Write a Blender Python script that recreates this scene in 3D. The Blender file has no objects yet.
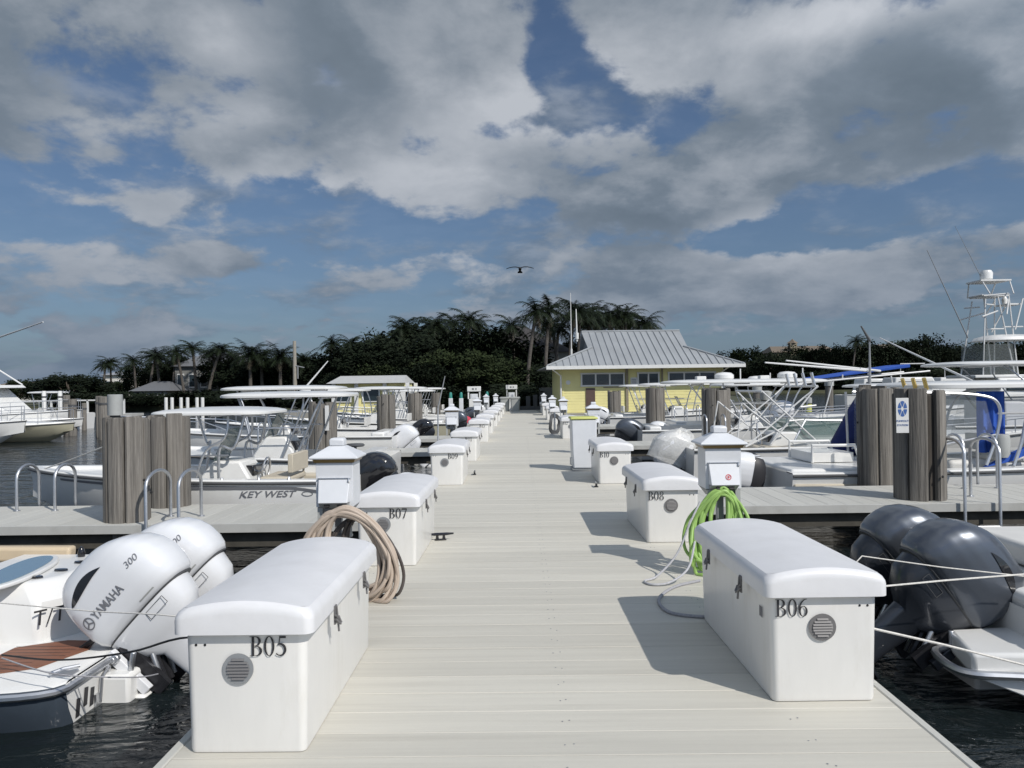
import bpy, bmesh, math, random
from mathutils import Vector, Matrix, Euler
R = math.radians
S = bpy.context.scene
COL = S.collection
WZ = -0.65                      # water level; the deck top is z = 0

# ------------------------------------------------------------------ camera
F, CH = 790.0, 1.62
cam = bpy.data.cameras.new('camera'); camo = bpy.data.objects.new('camera', cam); COL.objects.link(camo)
cam.sensor_width = 36; cam.lens = F / 1024 * 36; cam.clip_start = .05; cam.clip_end = 6000
CR = Matrix.Rotation(.0102, 3, 'Z') @ Matrix.Rotation(R(90) + .0040, 3, 'X') @ Matrix.Rotation(R(-.8), 3, 'Z')
camo.matrix_world = Matrix.Translation((0, 0, CH)) @ CR.to_4x4()
S.camera = camo
def ray(px, py): return CR @ Vector(((px - 512) / F, (384 - py) / F, -1))
def P(px, py, Y):
    "point seen at a pixel of the photograph at distance Y"
    d = ray(px, py); return Vector((0, 0, CH)) + d * (Y / d.y)
def G(px, py, z=0.):
    d = ray(px, py); return Vector((0, 0, CH)) + d * ((z - CH) / d.z)

# ------------------------------------------------------------------ materials
def M(name, col, rough=.5, metal=0., var=0., vs=4., st=(1, 1, 1), bump=0., bs=40., dirt=None, dirt_amt=0., coat=0., alpha=1., trans=0., island=0., ior=1.45, emit=0):
    m = bpy.data.materials.new(name); m.use_nodes = True
    nt = m.node_tree; b = nt.nodes['Principled BSDF']; L = nt.links.new
    b.inputs['Base Color'].default_value = (*col, 1); b.inputs['Roughness'].default_value = rough
    b.inputs['Metallic'].default_value = metal; b.inputs['Coat Weight'].default_value = coat
    b.inputs['Alpha'].default_value = alpha; b.inputs['Transmission Weight'].default_value = trans; b.inputs['IOR'].default_value = ior
    if var or bump or dirt_amt or island:
        tc = nt.nodes.new('ShaderNodeTexCoord'); mp = nt.nodes.new('ShaderNodeMapping'); mp.inputs['Scale'].default_value = st
        L(tc.outputs['Object'], mp.inputs['Vector'])
        cur = None
        if var or island:
            n = nt.nodes.new('ShaderNodeTexNoise'); n.inputs['Scale'].default_value = vs; n.inputs['Detail'].default_value = 6; n.inputs['Roughness'].default_value = .65
            L(mp.outputs[0], n.inputs['Vector'])
            mr = nt.nodes.new('ShaderNodeMapRange'); mr.inputs['From Min'].default_value = .3; mr.inputs['From Max'].default_value = .7
            mr.inputs['To Min'].default_value = 1 - var; mr.inputs['To Max'].default_value = 1 + var
            L(n.outputs['Fac'], mr.inputs['Value']); f = mr.outputs[0]
            if island:
                g = nt.nodes.new('ShaderNodeNewGeometry'); mr2 = nt.nodes.new('ShaderNodeMapRange')
                mr2.inputs['To Min'].default_value = 1 - island; mr2.inputs['To Max'].default_value = 1 + island
                L(g.outputs['Random Per Island'], mr2.inputs['Value'])
                mu = nt.nodes.new('ShaderNodeMath'); mu.operation = 'MULTIPLY'; L(f, mu.inputs[0]); L(mr2.outputs[0], mu.inputs[1]); f = mu.outputs[0]
            vm = nt.nodes.new('ShaderNodeVectorMath'); vm.operation = 'SCALE'; vm.inputs[0].default_value = col; L(f, vm.inputs['Scale']); cur = vm.outputs[0]
        if dirt_amt:
            n2 = nt.nodes.new('ShaderNodeTexNoise'); n2.inputs['Scale'].default_value = vs * .6; n2.inputs['Detail'].default_value = 8; n2.inputs['Roughness'].default_value = .7
            L(mp.outputs[0], n2.inputs['Vector'])
            mr3 = nt.nodes.new('ShaderNodeMapRange'); mr3.inputs['From Min'].default_value = .52; mr3.inputs['From Max'].default_value = .75; mr3.inputs['To Max'].default_value = dirt_amt
            L(n2.outputs['Fac'], mr3.inputs['Value'])
            mx = nt.nodes.new('ShaderNodeMix'); mx.data_type = 'RGBA'; L(mr3.outputs[0], mx.inputs[0])
            if cur: L(cur, mx.inputs[6])
            else: mx.inputs[6].default_value = (*col, 1)
            mx.inputs[7].default_value = (*(dirt or (.2, .17, .12)), 1); cur = mx.outputs[2]
        if cur: L(cur, b.inputs['Base Color'])
        if bump:
            n3 = nt.nodes.new('ShaderNodeTexNoise'); n3.inputs['Scale'].default_value = bs; n3.inputs['Detail'].default_value = 4
            L(mp.outputs[0], n3.inputs['Vector'])
            bu = nt.nodes.new('ShaderNodeBump'); bu.inputs['Strength'].default_value = bump; bu.inputs['Distance'].default_value = .02
            L(n3.outputs['Fac'], bu.inputs['Height']); L(bu.outputs[0], b.inputs['Normal'])
    return m
W = {}
W['gel'] = M('white gelcoat', (.70, .70, .685), .28, var=.03, vs=3, dirt=(.5, .48, .42), dirt_amt=.25, coat=.2)
W['box'] = M('dock box gelcoat', (.71, .70, .675), .35, var=.03, vs=3.5, st=(2.5, 2.5, .6), dirt=(.52, .49, .42), dirt_amt=.38, coat=.1)
W['lid'] = M('weathered lid gelcoat', (.655, .655, .665), .38, var=.04, vs=5, dirt=(.5, .49, .47), dirt_amt=.3)
W['cream'] = M('cream gelcoat', (.72, .70, .60), .3, var=.03, dirt=(.45, .4, .3), dirt_amt=.2)
W['yhull'] = M('pale yellow hull', (.42, .40, .30), .3, var=.03)
W['navy'] = M('slate blue hull paint', (.05, .065, .085), .18, coat=.4, var=.1)
W['green'] = M('sea green hull paint', (.12, .25, .22), .25, coat=.3)
W['deck'] = M('composite decking', (.525, .505, .445), .62, var=.07, vs=1.6, st=(.35, 9, 1), bump=.12, bs=30, dirt=(.37, .35, .30), dirt_amt=.55, island=.065)
W['deckx'] = M('composite decking cross', (.47, .465, .43), .62, var=.06, vs=1.6, st=(9, .35, 1), bump=.12, bs=30, dirt=(.34, .32, .28), dirt_amt=.4, island=.05)
W['fascia'] = M('dock fascia', (.42, .42, .40), .6, var=.08, vs=2, dirt=(.2, .19, .16), dirt_amt=.5)
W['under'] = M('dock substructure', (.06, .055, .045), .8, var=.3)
W['pile'] = M('weathered timber', (.150, .139, .124), .85, var=.5, vs=3.2, st=(8, 8, .3), bump=.7, bs=12, dirt=(.07, .062, .055), dirt_amt=.9, island=.16)
W['pilec'] = M('dark timber core', (.05, .043, .036), .9, var=.3, vs=4, st=(4, 4, .5))
W['alu'] = M('brushed aluminium', (.60, .61, .63), .42, 1, var=.08, vs=8)
W['pipe'] = M('white painted tube', (.64, .64, .63), .3, var=.03)
W['louv'] = M('dull vent metal', (.17, .165, .165), .55, .2, var=.1)
W['grey'] = M('grey painted metal', (.24, .25, .26), .45, var=.08)
W['dgrey'] = M('dark grey plastic', (.07, .072, .075), .5, var=.1)
W['black'] = M('black rubber', (.015, .015, .016), .5)
W['gloss'] = M('black glossy plastic', (.012, .012, .014), .12, coat=.5)
W['ink'] = M('dark lettering', (.03, .03, .034), .5)
W['inkg'] = M('grey lettering', (.16, .165, .18), .4)
W['inkb'] = M('blue lettering', (.05, .12, .33), .5)
W['red'] = M('red paint', (.5, .05, .06), .4)
W['cred'] = M('red engine cover cloth', (.55, .04, .08), .7, var=.1)
W['eng_w'] = M('white engine cowl', (.68, .69, .71), .22, coat=.5, var=.015)
W['eng_g'] = M('dark metallic engine cowl', (.105, .117, .138), .33, .6, coat=.5, var=.05, vs=2)
W['eng_k'] = M('black engine cowl', (.012, .012, .014), .1, coat=.7)
W['apr_g'] = M('engine apron', (.035, .04, .05), .3, .4, coat=.3)
W['mech'] = M('engine bracket metal', (.03, .03, .034), .35, .5, var=.3, vs=20)
W['teak'] = M('teak decking', (.20, .085, .05), .6, var=.2, vs=4, st=(1, 6, 1))
W['tan'] = M('tan vinyl', (.52, .42, .29), .5, var=.05)
W['beige'] = M('beige vinyl', (.50, .45, .36), .5, var=.05)
W['cush'] = M('grey white vinyl', (.62, .61, .58), .5, var=.05)
W['hatch'] = M('smoked blue acrylic', (.16, .24, .30), .1, coat=.5)
W['glass'] = M('dark glass', (.02, .03, .035), .05, coat=.3)
W['clear'] = M('clear vinyl curtain', (.30, .33, .33), .1, alpha=.24, var=.1, vs=6)
W['wind'] = M('tinted windshield', (.10, .16, .15), .06, alpha=.62)
W['film'] = M('loose plastic film', (.7, .7, .68), .2, alpha=.55, var=.15, vs=12, bump=.6, bs=25)
W['blue'] = M('royal blue canvas', (.02, .08, .38), .8, var=.12, bump=.2, bs=60)
W['dblue'] = M('navy canvas cover', (.012, .022, .11), .8, var=.2, bump=.3, bs=20)
W['amber'] = M('amber lens', (.22, .15, .06), .35, var=.15)
W['hose'] = M('beige hose rubber', (.43, .355, .29), .6, var=.08, vs=9)
W['hoseg'] = M('lime green hose rubber', (.29, .46, .13), .5, var=.08, vs=9)
W['rope'] = M('white rope', (.62, .60, .56), .8, var=.2, vs=60)
W['ropem'] = M('faded rope', (.42, .42, .44), .8, var=.2, vs=60)
W['ropeg'] = M('grey rope', (.30, .30, .32), .8, var=.2, vs=60)
W['cable'] = M('dark cable rubber', (.07, .06, .055), .5, var=.15)
W['gold'] = M('anodised gold tube', (.60, .45, .16), .35, .8)
W['ywall'] = M('yellow clapboard paint', (.74, .68, .32), .6, var=.05, vs=2)
W['trimw'] = M('white trim paint', (.66, .66, .645), .5, var=.04)
W['roof'] = M('galvanised standing seam roof', (.36, .375, .385), .45, .3, var=.1, vs=.8, st=(1, .3, 1), dirt=(.2, .2, .2), dirt_amt=.35)
W['roofd'] = M('dark shingle roof', (.045, .042, .042), .85, var=.25, vs=1.5)
W['roofg'] = M('pale grey roof', (.26, .27, .29), .7, var=.1)
W['roofp'] = M('pale metal roof', (.46, .46, .45), .5, var=.08)
W['roofb'] = M('faded brown roof', (.16, .13, .10), .8, var=.15)
W['stucco'] = M('white stucco', (.62, .60, .55), .8, var=.06)
W['roofs'] = M('slate grey roof', (.13, .135, .145), .8, var=.12)
W['stuccog'] = M('grey stucco', (.20, .20, .19), .85, var=.08)
W['stuccot'] = M('tan stucco', (.24, .21, .155), .85, var=.08)
W['brown'] = M('brown door paint', (.10, .065, .055), .5, var=.1)
W['bin'] = M('grey bin plastic', (.36, .37, .36), .5, var=.06, dirt_amt=.2)
W['cab'] = M('white fibreglass cabinet', (.62, .635, .66), .4, var=.04, dirt=(.4, .4, .38), dirt_amt=.2)
W['ycap'] = M('pale lime lid', (.52, .54, .16), .5, var=.05)
W['teal'] = M('teal plastic', (.03, .22, .19), .5)
W['conc'] = M('sea wall concrete', (.30, .29, .26), .85, var=.15, vs=1, dirt_amt=.4)
W['trunk'] = M('tree bark', (.075, .062, .05), .9, var=.3, vs=3)
W['ptrunk'] = M('palm bark', (.09, .08, .07), .9, var=.3, vs=3, st=(1, 1, 4))
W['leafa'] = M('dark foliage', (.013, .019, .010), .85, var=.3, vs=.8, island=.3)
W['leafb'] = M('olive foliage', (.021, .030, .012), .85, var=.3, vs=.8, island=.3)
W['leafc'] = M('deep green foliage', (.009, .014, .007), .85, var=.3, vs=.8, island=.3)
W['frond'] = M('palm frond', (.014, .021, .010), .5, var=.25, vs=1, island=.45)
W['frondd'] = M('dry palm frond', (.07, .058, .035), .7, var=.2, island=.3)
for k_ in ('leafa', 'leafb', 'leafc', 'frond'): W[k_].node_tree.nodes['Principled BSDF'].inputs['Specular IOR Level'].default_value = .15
W['land'] = M('shore ground', (.06, .065, .035), .9, var=.4, vs=.4, dirt=(.2, .17, .11), dirt_amt=.6)
W['bird'] = M('dark feathers', (.015, .013, .012), .6)
W['post'] = M('concrete pole', (.30, .28, .24), .8, var=.15)

# ------------------------------------------------------------------ mesh builder
class MB:
    def __init__(s): s.v = []; s.f = []; s.m = []; s.T = Matrix.Identity(4)
    def add(s, vs, fs, m=0):
        k = len(s.v); s.v += [tuple(s.T @ Vector(p)) for p in vs]
        s.f += [tuple(i + k for i in f) for f in fs]; s.m += [m] * len(fs); return s
    def box(s, x0, x1, y0, y1, z0, z1, m=0):
        return s.add([(x, y, z) for z in (z0, z1) for y in (y0, y1) for x in (x0, x1)],
                     [(0, 2, 3, 1), (4, 5, 7, 6), (0, 1, 5, 4), (2, 6, 7, 3), (0, 4, 6, 2), (1, 3, 7, 5)], m)
    def cbox(s, x0, x1, y0, y1, z0, z1, c=.01, m=0):
        "box with a chamfered top"
        return s.loft([[(x0, y0, z0), (x1, y0, z0), (x1, y1, z0), (x0, y1, z0)], [(x0, y0, z1 - c), (x1, y0, z1 - c), (x1, y1, z1 - c), (x0, y1, z1 - c)],
                       [(x0 + c, y0 + c, z1), (x1 - c, y0 + c, z1), (x1 - c, y1 - c, z1), (x0 + c, y1 - c, z1)]], m)
    def loft(s, rings, m=0, c0=True, c1=True, closed=True):
        n = len(rings[0]); k = [p for r in rings for p in r]; fs = []
        for i in range(len(rings) - 1):
            for j in range(n if closed else n - 1):
                a, b = i * n + j, i * n + (j + 1) % n; fs.append((a, b, b + n, a + n))
        if c0: fs.append(tuple(range(n - 1, -1, -1)))
        if c1: fs.append(tuple(range((len(rings) - 1) * n, len(rings) * n)))
        return s.add(k, fs, m)
    def tube(s, pts, r=.02, n=8, m=0, closed=False, caps=True):
        pts = [Vector(p) for p in pts]; N = len(pts); rings = []; up = None
        for i in range(N):
            if closed: t = pts[(i + 1) % N] - pts[i - 1]
            else: t = pts[min(i + 1, N - 1)] - pts[max(i - 1, 0)]
            if t.length < 1e-9: t = Vector((0, 0, 1))
            t.normalize()
            if up is None: up = t.orthogonal().normalized()
            up = up - t * up.dot(t)
            if up.length < 1e-6: up = t.orthogonal()
            up.normalize(); sd = t.cross(up); rr = r[i] if isinstance(r, (list, tuple)) else r
            rings.append([tuple(pts[i] + (up * math.cos(a) + sd * math.sin(a)) * rr) for a in [2 * math.pi * j / n for j in range(n)]])
        if closed: rings.append(rings[0]); caps = False
        return s.loft(rings, m, caps, caps)
    def lathe(s, prof, n=20, c=(0, 0, 0), m=0, axis='z'):
        rings = []
        for r, z in prof:
            ring = []
            for j in range(n):
                a = 2 * math.pi * j / n; x, y = r * math.cos(a), r * math.sin(a)
                p = (x, y, z) if axis == 'z' else ((x, -z, y) if axis == 'y' else (z, x, y))
                ring.append((p[0] + c[0], p[1] + c[1], p[2] + c[2]))
            rings.append(ring)
        return s.loft(rings, m)
    def prism(s, poly, y0, y1, m=0):
        "poly in (x, z) extruded along y"
        return s.loft([[(x, y0, z) for x, z in poly], [(x, y1, z) for x, z in poly]], m)
    def slab(s, poly, z0, z1, m=0):
        return s.loft([[(x, y, z0) for x, y in poly], [(x, y, z1) for x, y in poly]], m)
    def build(s, name, mats, parent=None, loc=None, smooth=35, bevel=0., seg=2):
        me = bpy.data.meshes.new(name); me.from_pydata(s.v, [], s.f)
        mats = mats if isinstance(mats, (list, tuple)) else [mats]
        for x in mats: me.materials.append(W[x] if isinstance(x, str) else x)
        if len(mats) > 1: me.polygons.foreach_set('material_index', s.m)
        bm = bmesh.new(); bm.from_mesh(me); bmesh.ops.recalc_face_normals(bm, faces=bm.faces); bm.to_mesh(me); bm.free()
        if smooth:
            me.polygons.foreach_set('use_smooth', [True] * len(me.polygons)); me.set_sharp_from_angle(angle=R(smooth))
        me.update()
        o = bpy.data.objects.new(name, me); COL.objects.link(o)
        if parent: o.parent = parent
        if loc: o.location = loc
        if bevel:
            b = o.modifiers.new('bevel', 'BEVEL'); b.width = bevel; b.segments = seg; b.limit_method = 'ANGLE'; b.angle_limit = R(40); b.harden_normals = False
        return o
def tag(o, label=None, cat=None, group=None, kind=None):
    if label: o['label'] = label
    if cat: o['category'] = cat
    if group: o['group'] = group
    if kind: o['kind'] = kind
    return o
def empty(name, loc=(0, 0, 0), rz=0., label=None, cat=None, group=None):
    o = bpy.data.objects.new(name, None); COL.objects.link(o); o.empty_display_size = .1
    o.location = loc; o.rotation_euler = (0, 0, rz); return tag(o, label, cat, group)
KIDS = {}
def copy_tree(o, parent=None):
    c = o.copy(); COL.objects.link(c)
    if parent: c.parent = parent
    for ch in list(o.children): copy_tree(ch, c)
    return c
def dup(src, loc, rz=0., label=None, group=None, scale=None):
    c = copy_tree(src); c.location = loc; c.rotation_euler = (0, 0, rz)
    if scale: c.scale = scale if isinstance(scale, tuple) else (scale,) * 3
    return tag(c, label, None, group)
def arc(cx, cz, a, b, t0, t1, n=14): return [(cx + a * math.cos(R(t0 + (t1 - t0) * i / n)), cz + b * math.sin(R(t0 + (t1 - t0) * i / n))) for i in range(n + 1)]
def smooth_path(pts, n=8, closed=False):
    "Catmull-Rom through the points"
    p = [Vector(q) for q in pts]; out = []; N = len(p)
    for i in range(N if closed else N - 1):
        a, b, c, d = (p[i - 1], p[i], p[(i + 1) % N], p[(i + 2) % N]) if closed else (p[max(i - 1, 0)], p[i], p[i + 1], p[min(i + 2, N - 1)])
        for j in range(n):
            t = j / n; out.append(.5 * ((2 * b) + (c - a) * t + (2 * a - 5 * b + 4 * c - d) * t * t + (3 * b - a - 3 * c + d) * t ** 3))
    if not closed: out.append(p[-1])
    return out
def selip(l, w, n=3., k=28):
    r = []
    for j in range(k):
        a = 2 * math.pi * j / k; c, s_ = math.cos(a), math.sin(a)
        r.append((l * math.copysign(abs(c) ** (2 / n), c), w * math.copysign(abs(s_) ** (2 / n), s_)))
    return r

# sans lettering (Blender's own font, turned into a mesh)
def txt(body, size, mat, parent, mat4, name='lettering', shear=0., wide=1., fn=None, ext=.001, bold=0.):
    cu = bpy.data.curves.new('t', 'FONT'); cu.body = body; cu.size = size; cu.shear = shear; cu.extrude = ext; cu.offset = bold; cu.align_x = 'CENTER'; cu.align_y = 'CENTER'; cu.resolution_u = 3
    o = bpy.data.objects.new('t', cu); COL.objects.link(o)
    dg = bpy.context.evaluated_depsgraph_get(); me = bpy.data.meshes.new_from_object(o.evaluated_get(dg))
    bpy.data.objects.remove(o); bpy.data.curves.remove(cu)
    for v in me.vertices:
        c = Vector((v.co.x * wide, v.co.y, v.co.z)); v.co = fn(c) if fn else mat4 @ c
    me.materials.clear(); me.materials.append(W[mat]); me.name = name
    n = bpy.data.objects.new(name, me); COL.objects.link(n)
    if parent: n.parent = parent
    return n
# serif numerals as flat mesh strips in the x-z plane, cap height 1, facing -y
def glyph(ch):
    def ring(cx, cz, a, b, ai, bi, t0=0, t1=360, n=20):
        o, i = arc(cx, cz, a, b, t0, t1, n), arc(cx, cz, ai, bi, t0, t1, n); return [[o[k], o[k + 1], i[k + 1], i[k]] for k in range(n)]
    def rect(x0, x1, z0, z1): return [[(x0, z0), (x1, z0), (x1, z1), (x0, z1)]]
    def rib(pts, ws):
        q = []; L_, R_ = [], []
        for k, (x, z) in enumerate(pts):
            a, b = pts[max(k - 1, 0)], pts[min(k + 1, len(pts) - 1)]; dx, dz = b[0] - a[0], b[1] - a[1]; l = math.hypot(dx, dz) or 1
            L_.append((x - dz / l * ws[k], z + dx / l * ws[k])); R_.append((x + dz / l * ws[k], z - dx / l * ws[k]))
        return [[L_[k], L_[k + 1], R_[k + 1], R_[k]] for k in range(len(pts) - 1)]
    if ch == 'B': return rect(.1, .23, .03, .97) + rect(0, .3, 0, .035) + rect(0, .3, .965, 1) + ring(.3, .755, .27, .245, .14, .205, -90, 90, 12) + ring(.3, .265, .34, .265, .2, .225, -90, 90, 12) + rect(.23, .3, .49, .53), .72
    if ch == '0': return ring(.27, .5, .27, .51, .15, .465), .62
    if ch == '8': return ring(.26, .75, .21, .25, .12, .21) + ring(.26, .26, .25, .27, .14, .225), .6
    if ch == '6': return ring(.27, .3, .26, .31, .14, .27) + rib(arc(.5, .32, .46, .68, 175, 92, 10), [.06, .06, .055, .05, .045, .04, .035, .03, .025, .02, .015]), .6
    if ch == '9': return ring(.27, .7, .26, .31, .14, .27) + rib(arc(.04, .68, .46, .68, -5, -88, 10), [.06, .06, .055, .05, .045, .04, .035, .03, .025, .02, .015]), .6
    if ch == '7': return rect(.02, .53, .88, 1) + rib([(.5, .93), (.36, .5), (.2, 0)], [.03, .045, .06]) + rect(0, .045, .78, .9), .6
    if ch == '5': return rect(.16, .5, .9, 1) + rib([(.19, .96), (.14, .56)], [.025, .025]) + rib(arc(.2, .32, .26, .29, 120, -140, 16), [.03, .035, .045, .055, .06, .065, .065, .065, .065, .06, .055, .045, .04, .035, .03, .03, .04]), .6
    if ch == '1': return rect(.2, .32, .03, .97) + rect(.1, .42, 0, .035) + rib([(.08, .86), (.25, .97)], [.02, .03]), .52
    if ch == '2': return rib(arc(.24, .74, .21, .24, 160, -20, 10) + [(.3, .4), (.05, .06)], [.05] * 4 + [.055] * 7 + [.04, .03]) + rect(.03, .5, 0, .11), .6
    if ch == '3': return rib(arc(.22, .75, .19, .22, 150, -80, 12), [.035] * 4 + [.055] * 5 + [.03] * 4) + rib(arc(.2, .27, .25, .25, 80, -150, 12), [.03] * 3 + [.06] * 6 + [.035] * 4), .6
    if ch == '4': return rib([(.36, 1), (.03, .3)], [.025, .025]) + rect(.02, .52, .24, .33) + rect(.33, .44, 0, .97), .6
    return [], .4
def serif(body, h, x, y, z, parent, name='number_lettering', align=0.):
    mb = MB(); tot = sum(glyph(c)[1] for c in body) * h; cx = x - tot * align; k = 0
    for c in body:
        q, w = glyph(c)
        for i, poly in enumerate(q): k += 1; mb.add([(cx + a * h, y - .0004 * (i % 3), z + b * h) for a, b in poly], [(0, 1, 2, 3)])
        cx += w * h
    return mb.build(name, 'ink', parent, smooth=0)
# ================================================================== DOCK
rnd = random.Random(5)
DX0, DX1, DY1 = -1.61, 1.91, 55.0
mb = MB(); y = -3.0
while y < DY1:
    mb.cbox(DX0 + .05, DX1 - .05, y, y + .2365, -.035, rnd.uniform(-.0008, .0008), .0022); y += .24
dk = mb.build('dock', 'deck', smooth=0); tag(dk, kind='structure')
mb = MB()
for x in (DX0, DX1 - .046): 
    yy = -3
    while yy < DY1: mb.cbox(x, x + .046, yy, min(yy + 3.64, DY1), -.035, .002, .006); yy += 3.645
tag(mb.build('dock_edge_board', 'deckx', smooth=0), kind='structure')
mb = MB()
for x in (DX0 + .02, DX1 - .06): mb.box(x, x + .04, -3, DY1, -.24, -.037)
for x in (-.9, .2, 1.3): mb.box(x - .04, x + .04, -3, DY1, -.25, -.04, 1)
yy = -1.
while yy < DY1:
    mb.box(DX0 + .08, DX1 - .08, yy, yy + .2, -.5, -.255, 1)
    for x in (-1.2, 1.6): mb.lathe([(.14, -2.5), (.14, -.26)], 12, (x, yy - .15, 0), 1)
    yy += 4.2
tag(mb.build('dock_substructure', ['fascia', 'under'], smooth=0), kind='structure')
mb = MB(); y = -3. + .1175 + .24 * 24
i = 0
while y < 26:
    for x in (-1.33, .2, 1.3):
        for dx in (-.018, .018): mb.lathe([(.0045, .0005), (.0045, .0022), (.003, .0028)], 6, (x + dx + rnd.uniform(-.004, .004), y + rnd.uniform(-.03, .03), 0))
    y += .24
tag(mb.build('dock_screws', 'grey', smooth=0), kind='structure')

# finger piers
def finger(name, x0, x1, y0, y1, label):
    t = empty(name, (x0, y0, 0), 0, label, 'finger pier', 'finger piers between the boat slips')
    L_, D = x1 - x0, y1 - y0; mb = MB(); x = 0
    while x < L_ - .01: mb.cbox(x, min(x + .2365, L_), .04, D - .04, -.035, rnd.uniform(-.0008, .0008), .0022); x += .24
    mb.build('decking', 'deckx', t, smooth=0)
    for q in (0, D - .036): 
        b = MB().cbox(0, L_, q, q + .036, -.105, .003, .004); b.build('side_board', 'fascia', t, smooth=0)
    b = MB()
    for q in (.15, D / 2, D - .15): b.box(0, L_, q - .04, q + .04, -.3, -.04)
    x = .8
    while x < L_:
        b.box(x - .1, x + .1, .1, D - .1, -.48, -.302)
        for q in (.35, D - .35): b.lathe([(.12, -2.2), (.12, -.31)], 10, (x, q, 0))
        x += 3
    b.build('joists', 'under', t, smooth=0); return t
FL = [(9.6, 11.3), (20.0, 21.5), (25.3, 26.9), (34.6, 36.0), (44., 45.5)]
FR = [(10.5, 12.4), (21.3, 23.0), (31.5, 33.5), (42., 43.6)]
words = ['first', 'second', 'third', 'fourth', 'fifth', 'sixth', 'seventh', 'eighth', 'ninth', 'tenth', 'eleventh', 'twelfth', 'thirteenth', 'fourteenth', 'fifteenth', 'sixteenth', 'seventeenth', 'eighteenth', 'nineteenth', 'twentieth']
for i, (a, b) in enumerate(FL): finger('finger_pier', -11.5 if i == 0 else -10.5, DX0 - .004, a, b, ['pale finger pier beyond the white outboards, carrying the near pair of ladders', 'pale finger pier behind box B09 and the white domed outboard'][i] if i < 2 else f'{words[i]} pale finger pier counting away along the beige hose side')
for i, (a, b) in enumerate(FR): finger('finger_pier', DX1 + .004, 11.5, a, b, ['pale finger pier behind the dark outboards, under the pile with the blue sign', 'pale finger pier behind the white outboard marked 300'][i] if i < 2 else f'{words[i]} pale finger pier counting away along the green hose side')

# timber clad piles
def make_pile(h, r, seed, gap=None):
    rn = random.Random(seed); t = empty('dock_pile')
    MB().lathe([(r * .70, -2.4), (r * .70, h - .07), (r * .6, h - .05)], 16).build('core', 'pilec', t)
    mb = MB(); n = 7; a = rn.uniform(0, 1) if gap is None else R(gap) + (math.pi - .21) / 7 - 2 * math.pi / n * .94 + .22
    for k in range(n):
        w = 2 * math.pi / n * rn.uniform(.93, .985) * (1 if gap is None else .93); a += 2 * math.pi / n * (1 if gap is None else .93)
        r0, r1 = r * .72, r * rn.uniform(.95, 1.06); top = h + rn.uniform(-.05, .03)
        def ringat(z, g=0): return [((rr - g) * math.cos(a + s_ * (w / 2 - g)), (rr - g) * math.sin(a + s_ * (w / 2 - g)), z) for rr, s_ in ((r0, -1), (r1 - .03, -1), (r1 - .004, -.82), (r1 + .0, -.4), (r1 + .004, 0), (r1 + .0, .4), (r1 - .004, .82), (r1 - .03, 1), (r0, 1))]
        mb.loft([ringat(-1.2), ringat(top - .02), ringat(top, .012)])
    mb.build('timber_cladding', 'pile', t, smooth=40)
    b = MB()
    for k in range(5):
        aa = rn.uniform(0, 6.28); z = rn.uniform(.1, h - .1); b.lathe([(.018, 0), (.018, .012), (.008, .016)], 8, (0, 0, 0))
        b.v[-24:] = [tuple(Matrix.Rotation(aa, 3, 'Z') @ Vector((r * 1.03 + v[2], v[0], z + v[1]))) for v in b.v[-24:]]
    b.build('bolts', 'black', t, smooth=0); return t
def pile(px, d, h, r, seed, label, gap=None):
    t = make_pile(h, r, seed, gap); p = P(px, 384, d); t.location = (p.x, d, 0); return tag(t, label, 'pile', 'timber clad mooring piles at the finger piers')
pile(126, 9.98, 1.30, .275, 1, 'weathered grey timber pile behind the white outboards, nearer of its pair')
pile(168, 11.2, 1.29, .29, 2, 'weathered timber pile beside the bow of the open white runabout')
pile(322, 20.6, 1.30, .36, 3, 'grey pile with a white strip, behind the first pedestal on the beige hose side')
pile(386, 25.8, 1.42, .30, 4, 'grey pile rising behind the white domed outboard')
pile(415, 34.9, 1.42, .31, 5, 'slim grey pile behind the black outboard on the beige hose side')
pile(435.5, 44.2, 1.36, .26, 6, 'farthest grey pile on the beige hose side, beside the thin leaning pole')
pile(919, 11.0, 1.50, .33, 7, 'split grey pile carrying the white sign with the blue emblem', -84)
pile(878, 12.7, 1.55, .32, 8, 'broad grey pile beside the hanging navy cover')
pile(716, 22.2, 1.5, .40, 9, 'grey pile behind the pedestal that carries the green hose')
pile(655, 33., 1.5, .40, 10, 'grey pile behind the dark outboard on the green hose side')
pile(614, 43., 1.35, .35, 11, 'farthest grey pile on the green hose side, in front of the yellow wall')
# thin strip on a pile
p = P(327, 418, 20.2); t = MB().box(-.05, .05, -.01, .01, -.32, .32).build('strip_sign', 'trimw', None, (p.x, 20.2, p.z)); tag(t, 'narrow white upright strip sign fixed to a grey pile', 'sign')
# emblem sign
p = P(902.5, 415.5, 10.655); t = MB().box(-.085, .085, 0, .008, -.235, .235).build('pile_sign', 'trimw', None, (p.x, 10.655, p.z), bevel=.003)
tag(t, 'white upright sign with round blue emblem on the split grey pile', 'sign')
e = MB()
for k in range(6):
    a0 = 30 + 60 * k; o = arc(0, .09, .062, .105, a0 - 26, a0 + 26, 8); i_ = arc(0, .09, .018, .03, a0 - 20, a0 + 20, 8)
    for j in range(8): e.add([(x, -.002, z) for x, z in (o[j], o[j + 1], i_[j + 1], i_[j])], [(0, 1, 2, 3)])
e.build('emblem', 'inkb', t, smooth=0)
for k, s_ in enumerate(('PUMPOUT', 'STATION')): txt(s_, .036, 'inkb', t, Matrix.Translation((0, -.003, -.075 - .055 * k)) @ Matrix.Rotation(R(90), 4, 'X'))

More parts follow.
